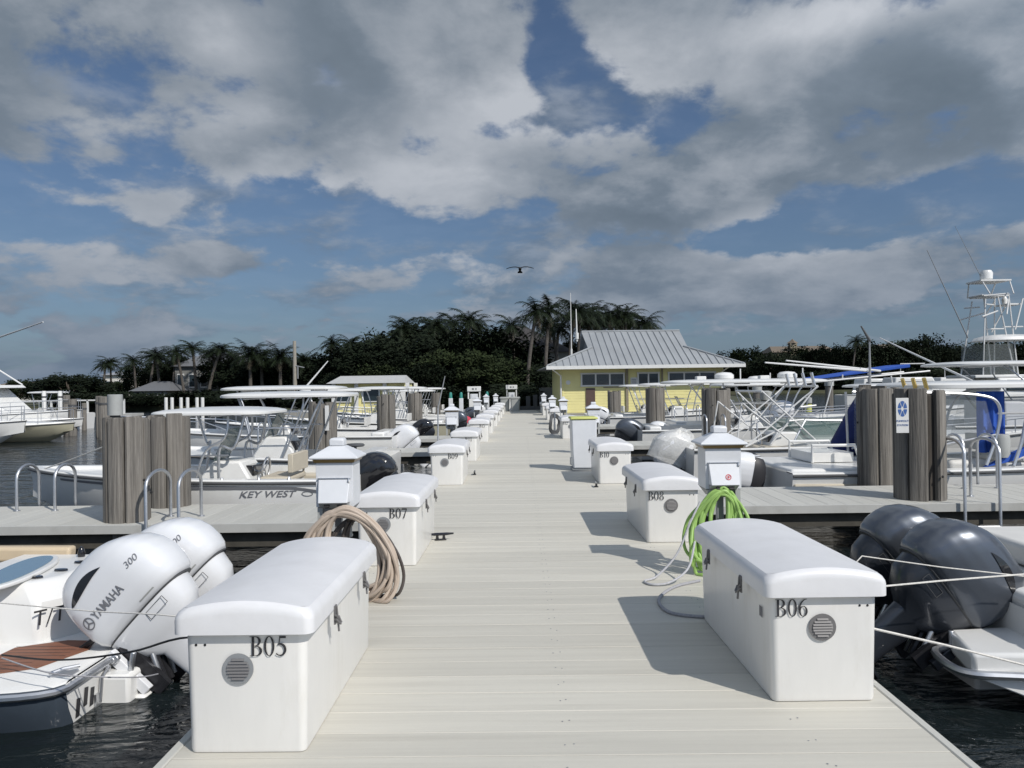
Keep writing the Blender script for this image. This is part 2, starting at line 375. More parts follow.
# dock ladders (hoops over the edge)
def ladder(x, y, s, label, gap=.5, hh=.62, ln=.45, wid=.5):
    "s = +1: the water lies towards +y"
    t = empty('dock_ladder', (x, y, 0), 0, label, 'ladder', 'aluminium ladders on the finger piers')
    for q in (-wid / 2, wid / 2):
        pts = [(q, -s * ln, 0)] + [(q, -s * ln + s * (ln + .06) / 2 * (1 - math.cos(R(a))), hh - .18 + .18 * math.sin(R(a))) for a in range(0, 181, 20)] + [(q, s * .06, -1.3)]
        MB().tube(pts, .021, 10).build('handrail', 'alu', t)
    for z in (-.3, -.6, -.9): MB().tube([(-wid / 2, s * .06, z), (wid / 2, s * .06, z)], .018, 8).build('rung', 'alu', t)
    b = MB()
    for q in (-wid / 2, wid / 2): b.lathe([(.045, .001), (.045, .012), (.025, .018)], 12, (q, -s * ln, 0))
    b.build('base_plate', 'alu', t); return t
ladder(-6.71, 11.3, 1, 'aluminium dock ladder by the bow of the open white runabout', wid=.53)
ladder(-4.36, 9.6, -1, 'aluminium dock ladder right behind the white outboards', wid=.40, hh=.64, ln=.62)
ladder(6.05, 10.5, -1, 'aluminium dock ladder next to the pile with the blue sign', wid=.46, hh=.84, ln=.62)
ladder(6.9, 12.4, 1, 'aluminium dock ladder beside the boat with blue canvas', wid=.5, hh=.8)
for px, d, s, l in ((715, 21.3, -1, 'aluminium dock ladder before the white cross frame arch'), (680, 31.5, -1, 'thin dock ladder right of the dark outboard, by the far pile'), (765, 21.3, -1, 'aluminium dock ladder under the tinted windshield boat'), (705, 31.5, -1, 'thin dock ladder beside the grey pile of the green hose pedestal'), (268, 20.0, -1, 'aluminium dock ladder left of the pile with the white strip')):
    ladder(P(px, 384, d).x, d, s, l, hh=.8)

# ------------------------------------------------------------------ dock boxes
def make_box():
    t = empty('dock_box'); L_ = 1.5
    def rr(x, y0, y1, r, z): return [(cx + r * math.cos(R(a)), cy + r * math.sin(R(a)), z) for cx, cy, a0 in ((x - r, y1 - r, 0), (-x + r, y1 - r, 90), (-x + r, y0 + r, 180), (x - r, y0 + r, 270)) for a in range(a0, a0 + 91, 15)]
    mb = MB().loft([rr(.258, .03, L_ - .03, .03, .004), rr(.262, .025, L_ - .025, .035, .02), rr(.272, .01, L_ - .01, .04, .56)], 0)
    mb.build('body', 'box', t, smooth=40)
    # crowned lid: rings at growing height follow an arch across x
    def lidring(g, z, crown, r):
        x, y0, y1 = .313 - g, -.03 + g, L_ + .03 - g
        q = []
        xs = [x - 2 * (x) * k / 14 for k in range(15)]
        def zz(u): return z + crown * (1 - (u / .313) ** 2)
        for cx, cy, a0 in ((x - r, y1 - r, 0),): q += [(cx + r * math.cos(R(a)), cy + r * math.sin(R(a))) for a in range(0, 91, 15)]
        q += [(u, y1) for u in [(x - r) - 2 * (x - r) * k / 14 for k in range(1, 14)]]
        q += [(-x + r + r * math.cos(R(a)), y1 - r + r * math.sin(R(a))) for a in range(90, 181, 15)]
        q += [(-x + r + r * math.cos(R(a)), y0 + r + r * math.sin(R(a))) for a in range(180, 271, 15)]
        q += [(u, y0) for u in [-(x - r) + 2 * (x - r) * k / 14 for k in range(1, 14)]]
        q += [(x - r + r * math.cos(R(a)), y0 + r + r * math.sin(R(a))) for a in range(270, 361, 15)]
        return [(u, v, zz(u)) for u, v in q]
    rings = [lidring(.02, .545, 0, .03), lidring(.0, .545, 0, .045), lidring(.0, .602, .035, .045), lidring(.003, .618, .038, .045), lidring(.012, .634, .041, .05), lidring(.03, .644, .044, .05)]
    mb = MB().loft(rings, 0, True, False)
    # top surface: grid of strips between the two long sides
    x = .283; n = 14; ys = (0.0, L_)
    top = []
    for k in range(n + 1):
        u = x - 2 * x * k / n; top.append([(u, v, .644 + .044 * (1 - (u / .313) ** 2) - (.0)) for v in (.0 + (.03 if k in (0, n) else 0), L_ - (.03 if k in (0, n) else 0))])
    mb.v += [tuple(a) for r_ in top for a in r_]; k0 = len(mb.v) - 2 * (n + 1)
    for k in range(n): a = k0 + 2 * k; mb.f.append((a, a + 1, a + 3, a + 2)); mb.m.append(0)
    lid = mb.build('lid', 'lid', t, smooth=50); return t
PROTO_BOX = make_box()
def dress(t, num, side):
    "side +1: the row on the green hose side"
    s = side
    cx, cz = (-.012 if s > 0 else -.03), .385
    v = MB().lathe([(.056, .002), (.056, -.003), (.060, -.006), (.066, -.005), (.069, .003)], 28, (cx, .007, cz), axis='y')
    v.lathe([(.057, .0015), (.0, .0012)], 28, (cx, .007, cz), axis='y', m=1)
    vent = v.build('vent', ['louv' if num in ('B06', 'B08', 'B10') else 'grey', 'dgrey'], t, smooth=30)
    b = MB()
    for k in range(7):
        z = -.042 + .014 * k; hw = math.sqrt(max(.0505 ** 2 - z * z, .0002)); b.add([(cx - hw, .001, cz + z + .004), (cx + hw, .001, cz + z + .004), (cx + hw, -.004, cz + z - .005), (cx - hw, -.004, cz + z - .005), (cx - hw, .002, cz + z - .005), (cx + hw, .002, cz + z - .005)], [(0, 1, 2, 3), (3, 2, 5, 4)])
    b.build('louvre', 'louv', vent, smooth=0)
    if num: serif(num, .088, (.022 if s < 0 else -.250), .0085 - .003, .44, t)
    q = MB()
    for k in range(2): q.lathe([(.006, .002), (.006, -.004), (.003, -.006)], 8, ((-.22 if s < 0 else .18) + .04 * k, .012, .49), axis='y')
    q.build('screws', 'black', t, smooth=0)
    for yy in (.38, 1.08):
        xs = -s
        l = MB().box(xs * .316 - .004, xs * .316 + .004, yy - .02, yy + .02, .47, .56).tube([(xs * .325, yy - .028, .50), (xs * .342, yy - .01, .475), (xs * .342, yy + .01, .475), (xs * .325, yy + .028, .50)], .006, 6).tube([(xs * .322, yy, .555), (xs * .330, yy + .012, .43)], .006, 6).tube([(xs * .325, yy - .03, .52), (xs * .335, yy + .03, .46)], .005, 6)
        l.build('latch', 'louv', t)
    if s > 0 and num == 'B06':
        b = MB()
        for k in range(3): b.box(-.2745, -.2735 - .0045, .17 - .018 * k, .176 - .018 * k, .40, .455)
        b.build('sticker', 'inkg', t, smooth=0)
LEFTX, RIGHTX = -1.247, 1.535
lab = {'B05': 'white dock box lettered B05 with its dark grey round vent', 'B07': 'white dock box lettered B07 behind the beige hose', 'B09': 'white dock box lettered B09 beside the second finger pier', 'B11': 'white dock box lettered B11 just past B09',
       'B06': 'white dock box lettered B06 in front of the green hose', 'B08': 'white dock box lettered B08 behind the green hose pedestal', 'B10': 'white dock box lettered B10 in front of the tall white cabinet', 'B12': 'white dock box lettered B12 behind the tall white cabinet'}
def box(num, px, d, side, i, rz=0.):
    x = (LEFTX if side < 0 else RIGHTX)
    t = copy_tree(PROTO_BOX); t.location = (x + rnd.uniform(-.015, .015), d, 0); t.rotation_euler = (0, 0, rz)
    t['label'] = lab.get(num) or f"white dock box, {words[i]} of the row on the {'beige' if side < 0 else 'green'} hose side"
    t['category'] = 'dock box'; t['group'] = 'white dock boxes along the walkway'
    dress(t, num, side)
for i, (num, d) in enumerate((('B05', 3.50), ('B07', 7.19), ('B09', 13.14), ('B11', 17.4), ('B13', 23.4), ('B15', 27.6), ('', 32.6), ('', 37.2), ('', 41.5), ('', 47.2))): box(num, 0, d, -1, i, rnd.uniform(-.008, .008))
for i, (num, d) in enumerate((('B06', 4.01), ('B08', 8.12), ('B10', 13.05), ('B12', 24.4), ('B14', 33.6), ('', 38.5), ('', 44.6), ('', 49.))): box(num, 0, d, 1, i, .012 if i == 0 else rnd.uniform(-.01, .01))
for o in list(PROTO_BOX.children): bpy.data.objects.remove(o)
bpy.data.objects.remove(PROTO_BOX)

# ------------------------------------------------------------------ power pedestals
def make_pedestal(k=1.):
    t = empty('power_pedestal')
    b = MB().cbox(-.16, .16, -.15, .15, .74, 1.096, .004); b.build('housing', 'cab', t, bevel=.006)
    MB().loft([[(-.172, -.162, 1.098), (.172, -.162, 1.098), (.172, .162, 1.098), (-.172, .162, 1.098)], [(-.185, -.175, 1.125), (.185, -.175, 1.125), (.185, .175, 1.125), (-.185, .175, 1.125)]]).build('lens', 'amber', t, smooth=0, bevel=.004)
    r = [[(-a, -a * .95, z), (a, -a * .95, z), (a, a * .95, z), (-a, a * .95, z)] for a, z in ((.205, 1.127), (.213, 1.135), (.207, 1.147), (.075, 1.222), (.062, 1.226))]
    r2 = [[(-a, -a, z), (a, -a, z), (a, a, z), (-a, a, z)] for a, z in ((.062, 1.227), (.064, 1.276), (.05, 1.29))]
    roof = MB().loft(r).build('roof', 'cab', t, smooth=30, bevel=.006); MB().loft(r2).build('cap', 'cab', roof, smooth=30, bevel=.008)
    # sloping outlet cover with open sockets beneath
    fl = MB().loft([[(-.135, -.153, .965), (.135, -.153, .965), (.135, -.151, .78), (-.135, -.151, .78)], [(-.135, -.165, .965), (.135, -.165, .965), (.125, -.235, .78), (-.125, -.235, .78)]]).build('outlet_cover', 'cab', t, smooth=0, bevel=.006)
    MB().box(-.14, .14, -.17, -.151, .967, .975).tube([(.128, -.17, .93), (.128, -.185, .95), (.128, -.17, .975)], .006, 6).build('hinge', 'alu', fl, smooth=0)
    MB().loft([[(-.155, -.145, .735), (.155, -.145, .735), (.155, .145, .735), (-.155, .145, .735)], [(-.10, -.12, .66), (.10, -.12, .66), (.10, .12, .66), (-.10, .12, .66)]]).box(-.03, .03, -.03, .03, .01, .66).build('pillar', 'grey', t, smooth=0, bevel=.005)
    s = MB().loft([[(-.13, -.151, .778), (.13, -.151, .778), (.13, -.151, .735), (-.13, -.151, .735)], [(-.12, -.222, .776), (.12, -.222, .776), (.11, -.165, .735), (-.11, -.165, .735)]]).build('socket_panel', 'bin', t, smooth=0)
    for q in (-.055, .055): MB().lathe([(.026, 0), (.026, .012)], 14, (0, 0, 0)).build('socket', 'black', s, (q, -.2, .757)).rotation_euler = (R(50), 0, 0)
    for q in (-.125, .125): MB().box(q - .022, q + .022, -.16, -.145, .50, .735).box(q - .02, q + .02, -.15, -.10, .50, .515).build('hose_bracket', 'bin', t, smooth=0)
    MB().box(-.11, .11, -.11, .11, .002, .014).build('foot_plate', 'grey', t, bevel=.003)
    return t
PP = make_pedestal(); PP['category'] = 'power pedestal'; PP['group'] = 'white power pedestals between the dock boxes'
PP.location = (-1.45, 6.25, 0); PP.scale = (.9, .9, .96); PP['label'] = 'white power pedestal with pyramid roof, hung with the beige hose'
dup(PP, (1.735, 6.95, 0), 0, 'white power pedestal with a red ring mark, hung with the green hose', scale=(.96, .96, .975))
for px, d, l in ((451.5, 19., 'white power pedestal behind boxes B09 and B11'), (593, 19., 'white power pedestal behind the tall white cabinet'), (563, 29.5, 'pale power pedestal behind box B12, third on the green hose side'), (552, 34.5, 'small white power pedestal, fourth on the green hose side'), (543.5, 47., 'tiny white power pedestal nearest the dock end on the green hose side'), (486, 46, 'tiny white power pedestal on the beige hose side, beside the white dispenser'), (495.5, 49.5, 'tiny white power pedestal nearest the bins'), (477, 31, 'white power pedestal halfway down the beige hose side')):
    dup(PP, (P(px, 384, d).x, d, 0), 0, l)
b = MB(); o_, i_ = arc(0, .0, .026, .026, 0, 360, 20), arc(0, 0, .019, .019, 0, 360, 20)
for k in range(20): b.add([(x, 0, z) for x, z in (o_[k], o_[k + 1], i_[k + 1], i_[k])], [(0, 1, 2, 3)])
ring_parent = [o for o in bpy.data.objects if o.get('label', '').startswith('white power pedestal with a red ring')][0]
b.add([(-.008, 0, -.01), (.008, 0, -.01), (.008, 0, .01), (-.008, 0, .01)], [(0, 1, 2, 3)])
rg = b.build('ring_mark', 'red', ring_parent, (0.03, -.213, .85), smooth=0); rg.rotation_euler = (R(-20), 0, 0)

# ------------------------------------------------------------------ hoses
def coil(name, cx, cy, cz, a, b, n, r, mat, seed, label, sag=.3, jit=.05, ydep=.05, skew=.1, cat='hose'):
    rn = random.Random(seed); pts = []
    for k in range(n):
        aa, bb = a * rn.uniform(.55, 1.14), b * rn.uniform(.74, 1.08); ox = rn.uniform(-jit, jit); yo = -ydep * (k / n) + rn.uniform(-.012, .012)
        for j in range(12):
            t = 2 * math.pi * j / 12; x = math.sin(t) * aa; z = math.cos(t)
            zz = z * bb if z > 0 else z * bb * (1 + sag)
            sk = skew * (1 - z) / 2
            x *= .85 + .3 * (1 - z) / 2
            pts.append((cx + ox * (1 - z) + sk + x, cy + yo + .07 * (1 - z) / 2 * rn.uniform(-1, 1), max(cz + zz + (bb - b) * -.4, r + .004)))
    o = MB().tube(smooth_path(pts, 5), r, 8).build(name, mat); return tag(o, label, cat)
coil('water_hose', -1.36, 6.02, .36, .30, .35, 14, .0150, 'hose', 3, 'coiled beige water hose hanging under the pedestal behind box B05', sag=.12, jit=.075, skew=.13)
coil('power_cable', -1.27, 6.13, .34, .24, .30, 7, .0125, 'cable', 8, 'dark shore power cable looped behind the beige hose', sag=.15, jit=.05, skew=.12, cat='cable')
coil('water_hose', 1.71, 6.77, .43, .18, .30, 15, .0145, 'hoseg', 4, 'coiled lime green hose hanging on the pedestal behind box B06', sag=.42, jit=.06, skew=-.09)
pts = [(1.52, 6.75, .62), (1.42, 6.7, .45), (1.30, 6.66, .2), (1.12, 6.6, .03), (1.00, 6.5, .014), (1.05, 6.38, .014), (1.2, 6.4, .03), (1.36, 6.5, .12), (1.45, 6.66, .3)]
tag(MB().tube(smooth_path(pts, 8), .009, 8).build('dock_line', 'ropem'), 'pale dock line slumped beside the green hose', 'rope')
pts = [(1.45, 6.5, .012), (1.2, 6.3, .012), (1.02, 5.95, .012), (1.03, 5.62, .012), (1.2, 5.5, .012), (1.36, 5.5, .012)]
tag(MB().tube(smooth_path(pts, 8), .012, 8).build('shore_cord', 'ropeg'), 'grey cord curling on the deck in the shade of box B06', 'cord')
# bags at the foot of the green hose
# cleats
def cleat(x, y, label, rz=90):
    t = empty('dock_cleat', (x, y, 0), R(rz), label, 'cleat', 'black cleats on the dock')
    MB().box(-.06, .06, -.03, .03, .0025, .012).build('base', 'black', t, bevel=.003)
    MB().lathe([(.02, .01), (.014, .04), (.018, .06)], 10, (-.035, 0, 0)).lathe([(.02, .01), (.014, .04), (.018, .06)], 10, (.035, 0, 0)).tube([(-.14, 0, .066), (-.06, 0, .064), (.06, 0, .064), (.14, 0, .066)], [.009, .016, .016, .009], 8).build('horn', 'gloss', t)
cleat(-.87, 8.42, 'black dock cleat beside box B07', 12); cleat(-.87, 14.7, 'small black dock cleat beside box B09'); cleat(1.2, 12.7, 'black dock cleat between boxes B08 and B10')

# tall cabinet and the hose wheel
p = P(584, 384, 15.1)
t = empty('fish_cleaning_cabinet', (p.x, 15.1, 0), .02, 'tall white cabinet with a lime lid behind box B10', 'cabinet')
MB().loft([[(-.22, 0, .05), (.20, 0, .05), (.20, .5, .05), (-.22, .5, .05)], [(-.235, 0, .40), (.225, 0, .40), (.225, .55, .40), (-.235, .55, .40)], [(-.245, 0, .98), (.235, 0, .98), (.235, .55, .98), (-.245, .55, .98)]]).build('cabinet_body', 'cab', t, bevel=.02)
MB().cbox(-.265, .255, -.02, .57, .985, 1.03, .015).build('lid', 'ycap', t, bevel=.01)
MB().box(-.24, .22, .02, .5, .003, .05).build('plinth', 'grey', t)
MB().tube([(-.24, .12, .25), (-.27, .12, .25), (-.27, .12, .12), (-.24, .12, .12)], .012, 8).build('handle', 'alu', t)
p = P(551, 384, 26.6)
t = empty('hose_reel', (p.x + .1, 26.6, 0), .9, 'grey hose wound on a wheel leaning by box B12', 'hose reel')
for rr in (.30, .26, .22): MB().tube([(rr * math.cos(R(a)), .03 * math.sin(a), .36 + rr * 1.1 * math.sin(R(a))) for a in range(0, 360, 12)], .03, 8, closed=True).build('hose_coil', 'dgrey', t)
MB().box(-.03, .03, -.02, .02, .0, .75).box(-.2, .2, -.06, .06, .003, .03).build('stand', 'alu', t)
# ================================================================== BOATS
COWL = [(0., .405, .225, 0.), (.05, .437, .258, 0.), (.13, .455, .278, 0.), (.24, .455, .286, .0), (.35, .437, .282, .01), (.44, .405, .266, .028), (.52, .352, .236, .052), (.585, .278, .19, .082), (.625, .19, .135, .105), (.64, .085, .07, .12)]
def cowl_at(z):
    z = max(0, min(.64, z))
    for a, b in zip(COWL, COWL[1:]):
        if z <= b[0] + 1e-9:
            t = (z - a[0]) / (b[0] - a[0]); return [a[i] + (b[i] - a[i]) * t for i in (1, 2, 3)]
CX, CZ, CN = -.36, .16, 3.5
def cowl_pt(x, z, side, off=.003):
    "point on the flank of the cowl at local x (cowl frame) and height z"
    l, w, xo = cowl_at(z); u = min(.97, abs((x - xo) / l)); return Vector((x + CX, side * (w * (1 - u ** CN) ** (1 / CN) + off), z + CZ))
MESHES = {}
def outboard(parent, loc, tilt, cm, am='apr_g', steer=0., text=None, hp=None, vents=True, stripe=False, k=1.):
    key = cm + am + str(vents) + str(stripe)
    o = empty('outboard_motor') if False else None
    leg = MB()
    leg.loft([[(x + CX + .02, y, CZ - .013) for x, y in selip(.395, .219)], [(x + CX + .01, y, CZ - .15) for x, y in selip(.36, .195)], [(x + CX + .02, y, CZ - .25) for x, y in selip(.29, .155)], [(x + CX + .04, y, CZ - .34) for x, y in selip(.15, .09)], [(x + CX + .05, y, CZ - .62) for x, y in selip(.125, .055)], [(x + CX + .05, y, CZ - .98) for x, y in selip(.13, .045)], [(x + CX + .06, y, CZ - 1.22) for x, y in selip(.12, .03)]])
    leg.loft([[(x + CX - .05, y, CZ - .86) for x, y in selip(.33, .15)], [(x + CX - .05, y, CZ - .84) for x, y in selip(.33, .15)]])
    leg.v and None
    tor = [(0, -.30), (.05, -.24), (.075, -.1), (.075, .1), (.05, .24), (.03, .26)]
    leg.lathe(tor, 12, (CX + .04, 0, CZ - 1.05), axis='x')
    br = leg.box(-.11, .02, -.16, -.11, -.38, .10, 1).box(-.11, .02, .11, .16, -.38, .10, 1).box(-.16, -.02, -.10, .10, -.05, .14, 1).tube([(-.06, -.17, .07), (-.06, .17, .07)], .035, 10, 1).tube([(-.05, 0, -.34), (-.17, 0, -.08)], .03, 8, 1).tube([(-.05, .07, -.34), (-.2, .07, -.02)], .022, 8, 1)
    br.tube([(.02, .05, .1), (.14, .08, .22), (.1, .1, .05), (.2, .1, -.05)], .018, 8, 1).tube([(.02, -.05, .1), (.16, -.04, .2), (.2, -.06, -.05)], .018, 8, 1)
    o = leg.build('outboard_motor', [cm if cm == 'eng_w' else am, 'mech'], parent, loc); o.rotation_euler = Euler((0, tilt, steer), 'ZYX') if False else (0, tilt, steer); o.scale = (k,) * 3
    zs = [i * .64 / 26 for i in range(27)]; rings = []
    for z in zs: l, w, xo = cowl_at(z); rings.append([(x + xo + CX, y, z + CZ + (0.06 * (x / .45) * (1 - z / .64)) * 0) for x, y in selip(l, w, CN, 36)])
    c = MB().loft(rings).build('cowl', cm, o, smooth=60)
    MB().loft([[(x + CX, y, CZ - .012) for x, y in selip(.405, .222)], [(x + CX, y, CZ - .004) for x, y in selip(.410, .229)], [(x + CX, y, CZ - .001) for x, y in selip(.410, .229)]]).build('gasket', 'dgrey', o)
    pr = MB().lathe([(.05, -.14), (.06, 0), (.04, .05)], 10, (CX - .34, 0, CZ - 1.05), axis='x')
    for q in range(3):
        a = q * 2.094; ca, sa = math.cos(a), math.sin(a)
        def rot(x, u, v): return (CX - .38 + x, u * ca - v * sa, CZ - 1.05 + u * sa + v * ca)
        pr.add([rot(.03, .05, -.03), rot(-.04, .05, .03), rot(-.05, .15, .09), rot(.0, .2, .02), rot(.04, .15, -.08)], [(0, 1, 2, 3, 4)]); pr.add([rot(.036, .05, -.03), rot(-.034, .05, .03), rot(-.044, .15, .09), rot(.006, .2, .02), rot(.046, .15, -.08)], [(4, 3, 2, 1, 0)])
    pr.build('propeller', 'alu', o)
    if vents:
        for s in (-1, 1):
            v = MB(); pts = [(.30 - .40 * i / 12, .40 + .10 * math.sin(math.pi * (.15 + .7 * i / 12)) - .05 * (1 - i / 12), .075 * math.sin(math.pi * (i / 12) ** .8)) for i in range(13)]
            top = [cowl_pt(x, z + w_ * .35, s, .006) for x, z, w_ in pts]; bot = [cowl_pt(x, z - w_ * .75, s, .006) for x, z, w_ in pts]
            v.v = [tuple(p) for p in top + bot]; v.f = [(i, i + 1, i + 14, i + 13) for i in range(12)]; v.m = [0] * 12
            v.build('air_vent', 'gloss', o, smooth=0)
            b = MB(); q = [cowl_pt(-.26 + .025 * i, .035, s, .003) for i in range(7)] + [cowl_pt(-.26 + .025 * i, .045, s, .003) for i in range(7)]
            b.v = [tuple(p) for p in q]; b.f = [(i, i + 1, i + 8, i + 7) for i in range(6)]; b.m = [0] * 6
            b.build('latch_recess', cm if cm != 'eng_w' else 'bin', o, smooth=0)
    if vents and cm in ('eng_w', 'eng_g'):
        for s in (-1, 1):
            f = MB(); X0_, X1_, Z0_, Z1_ = CX - .24, CX - .05, CZ - .11, CZ - .045; yb = s * .2145
            for a_, c_ in (((X0_, Z0_), (X1_, Z0_)), ((X1_, Z0_), (X1_, Z1_)), ((X1_, Z1_), (X0_, Z1_)), ((X0_, Z1_), (X0_, Z0_))): f.tube([(a_[0], yb, a_[1]), (c_[0], yb, c_[1])], .0025, 4)
            f.build('service_panel', 'dgrey', o, smooth=0)
        t_ = MB()
        for s in (-1, 1): t_.box(-.02, .06, s * .20 - .03, s * .20 + .03, -.30, .12).tube([(-.02, s * .235, -.1), (-.14, s * .235, -.02)], .022, 8, 1).lathe([(.035, -.02), (.035, .02)], 10, (0, s * .235, .05), 1, 'y')
        t_.tube([(.02, -.26, .06), (.02, .26, .06)], .028, 8, 1).tube([(-.04, .10, -.32), (-.20, .10, -.02)], .024, 8, 1).tube([(-.04, -.10, -.32), (-.20, -.10, -.02)], .024, 8, 1)
        t_.build('tilt_bracket', ['eng_w' if cm == 'eng_w' else 'apr_g', 'alu'], o, bevel=.006)
    if stripe:
        v = MB(); zz = [.05 + .6 * i / 12 for i in range(13)]
        q = []
        for z in zz:
            l, w, xo = cowl_at(z); ring = [(x + xo + CX, y, z + CZ) for x, y in selip(l + .004, w + .004, CN, 36)]
            q.append([ring[(j) % 36] for j in range(-8, 9)])
        v.loft(q, 0, False, False, False).build('black_stripe', 'ink', o)
    if text:
        for s in (-1, 1):
            f = lambda c, s=s: cowl_pt(.05 + c.x * s * -1, .215 + c.y, s, .004 + (c.z > 0) * .001)
            txt(text, .10, 'inkg', o, None, 'brand_lettering', wide=.80, fn=f, bold=.001)
    if text == 'YAMAHA':
        for s in (-1, 1):
            e = MB(); a_, b_ = arc(0, 0, .052, .052, 0, 360, 24), arc(0, 0, .042, .042, 0, 360, 24); X0 = .285
            for j in range(24): e.add([tuple(cowl_pt(X0 + x, .215 + z, s, .004)) for x, z in (a_[j], a_[j + 1], b_[j + 1], b_[j])], [(0, 1, 2, 3)])
            for q in range(3):
                a = R(90 + 120 * q); d, n = (math.cos(a), math.sin(a)), (-math.sin(a) * .006, math.cos(a) * .006)
                e.add([tuple(cowl_pt(X0 + d[0] * t + n[0] * g, .215 + d[1] * t + n[1] * g, s, .004)) for t, g in ((0, -1), (.044, -1), (.044, 1), (0, 1))], [(0, 1, 2, 3)])
            e.build('emblem', 'inkg', o, smooth=0)
    if hp:
        for s in (-1, 1):
            f = lambda c, s=s: cowl_pt(-.29 + c.x * s * -1, .30 + c.y, s, .004 + (c.z > 0) * .001)
            txt(hp, .075, 'inkg', o, None, 'number_lettering', wide=1.0, fn=f, shear=.2)
    return o

def hull_profile(L_, B, fb, t, fine=.34, flare=.35, rise=.35):
    hb = B / 2 * (1 - max(0, (t - fine) / (1 - fine)) ** 2.3) * (1 - .06 * (1 - min(t / .3, 1)))
    hb = max(hb, .015); sh = fb * (1 + rise * t ** 2)
    ch = .02 + (sh * .55) * max(0, (t - .35) / .65) ** 1.7
    kl = -.32 + max(0, (t - .68) / .32) ** 2.2 * (sh * .75 + .32)
    return t * L_, hb, sh, ch, kl, max(.05, hb * (.88 - flare * max(0, (t - .3) / .7)))
def hull(parent, L_, B, fb, top='gel', bottom=None, rail='dgrey', floor='gel', zf=.22, fore=.62, fine=.34, rise=.35, band=None, cw=.16, stern_h=None, foredeck=None):
    n = 22; outer, inner = [], []
    for i in range(n + 1):
        t = i / n; x, hb, sh, ch, kl, cb = hull_profile(L_, B, fb, t, fine, .35, rise)
        rk = .35 * t ** 5
        mid = (cb * .55 + hb * .45, ch + (sh - ch) * .45)
        s = [(hb, sh), (hb * .995, sh - .07), mid, (cb, ch), (cb * .55, (ch + kl) / 2 - .0), (.01, kl)]
        def xx(z): return x + rk * max(0, (z - kl)) * .8
        outer.append([(xx(z), y, z) for y, z in s] + [(xx(z), -y, z) for y, z in reversed(s)])
        ih = max(hb - cw, .008); f = zf if t < fore else min(sh - .03, zf + (sh - zf) * min(1, (t - fore) / .08))
        if foredeck is not None and t >= fore: f = sh + foredeck * (1 - (t - fore) / (1 - fore))
        sec = [(hb, sh), (hb - .02, sh + .018), (ih, sh + .018), (ih - .01 if ih > .03 else ih * .8, f), (.004, f + .002)]
        inner.append([(xx(sh), y, z) for y, z in sec] + [(xx(sh), -y, z) for y, z in reversed(sec)])
    mb = MB(); mb.loft(outer, 0, True, False, False)
    if band:    # two tone: the lower strips of the side
        for k in range(len(mb.f) - 1):
            j = k % 11
            if j in band: mb.m[k] = 1
    h = mb.build('hull', [top, bottom or top], parent, smooth=30)
    MB().loft(inner, 0, False, False, False).build('deck_liner', floor, parent, smooth=30)
    rp = [(r[0][0] - .0, r[0][1] + .012, r[0][2] - .03) for r in outer]
    rl = [Vector(p) for p in rp] + [Vector((p[0] + .02, -p[1] * .2, p[2])) for p in rp[-1:]] + [Vector((p[0], -p[1], p[2])) for p in reversed(rp)]
    MB().tube(rl, .022, 8).build('rub_rail', rail, parent)
    return h
def console(parent, x, w=.7, h=1.0, zf=.22, ws=.45, mat='gel', wheel=True):
    c = MB().loft([[(x - .42, -w / 2, zf), (x + .5, -w / 2, zf), (x + .5, w / 2, zf), (x - .42, w / 2, zf)], [(x - .42, -w / 2, zf + h * .62), (x + .46, -w / 2, zf + h * .62), (x + .46, w / 2, zf + h * .62), (x - .42, w / 2, zf + h * .62)], [(x - .22, -w * .45, zf + h), (x + .2, -w * .45, zf + h), (x + .2, w * .45, zf + h), (x - .22, w * .45, zf + h)]]).build('console', mat, parent, bevel=.04)
    MB().loft([[(x + .20, -w * .42, zf + h), (x + .215, -w * .42, zf + h), (x + .215, w * .42, zf + h), (x + .20, w * .42, zf + h)], [(x - .02, -w * .36, zf + h + ws), (x - .005, -w * .36, zf + h + ws), (x - .005, w * .36, zf + h + ws), (x - .02, w * .36, zf + h + ws)]]).build('windshield', 'wind', c, smooth=0)
    MB().box(x - .40, x - .24, -w * .3, w * .3, zf + h * .7, zf + h * .9).build('dash_panel', 'gloss', c, bevel=.02)
    if wheel:
        q = [(x - .52 - .03 * math.sin(R(a)), .19 * math.cos(R(a)), zf + h * .8 + .19 * math.sin(R(a))) for a in range(0, 360, 20)]
        m = MB().tube(q, .016, 6, closed=True)
        for a in (0, 6, 12): m.tube([q[a], (x - .5, 0, zf + h * .8)], .01, 6)
        m.tube([(x - .5, 0, zf + h * .8), (x - .38, 0, zf + h * .75)], .02, 6).build('steering_wheel', 'alu', c)
    return c
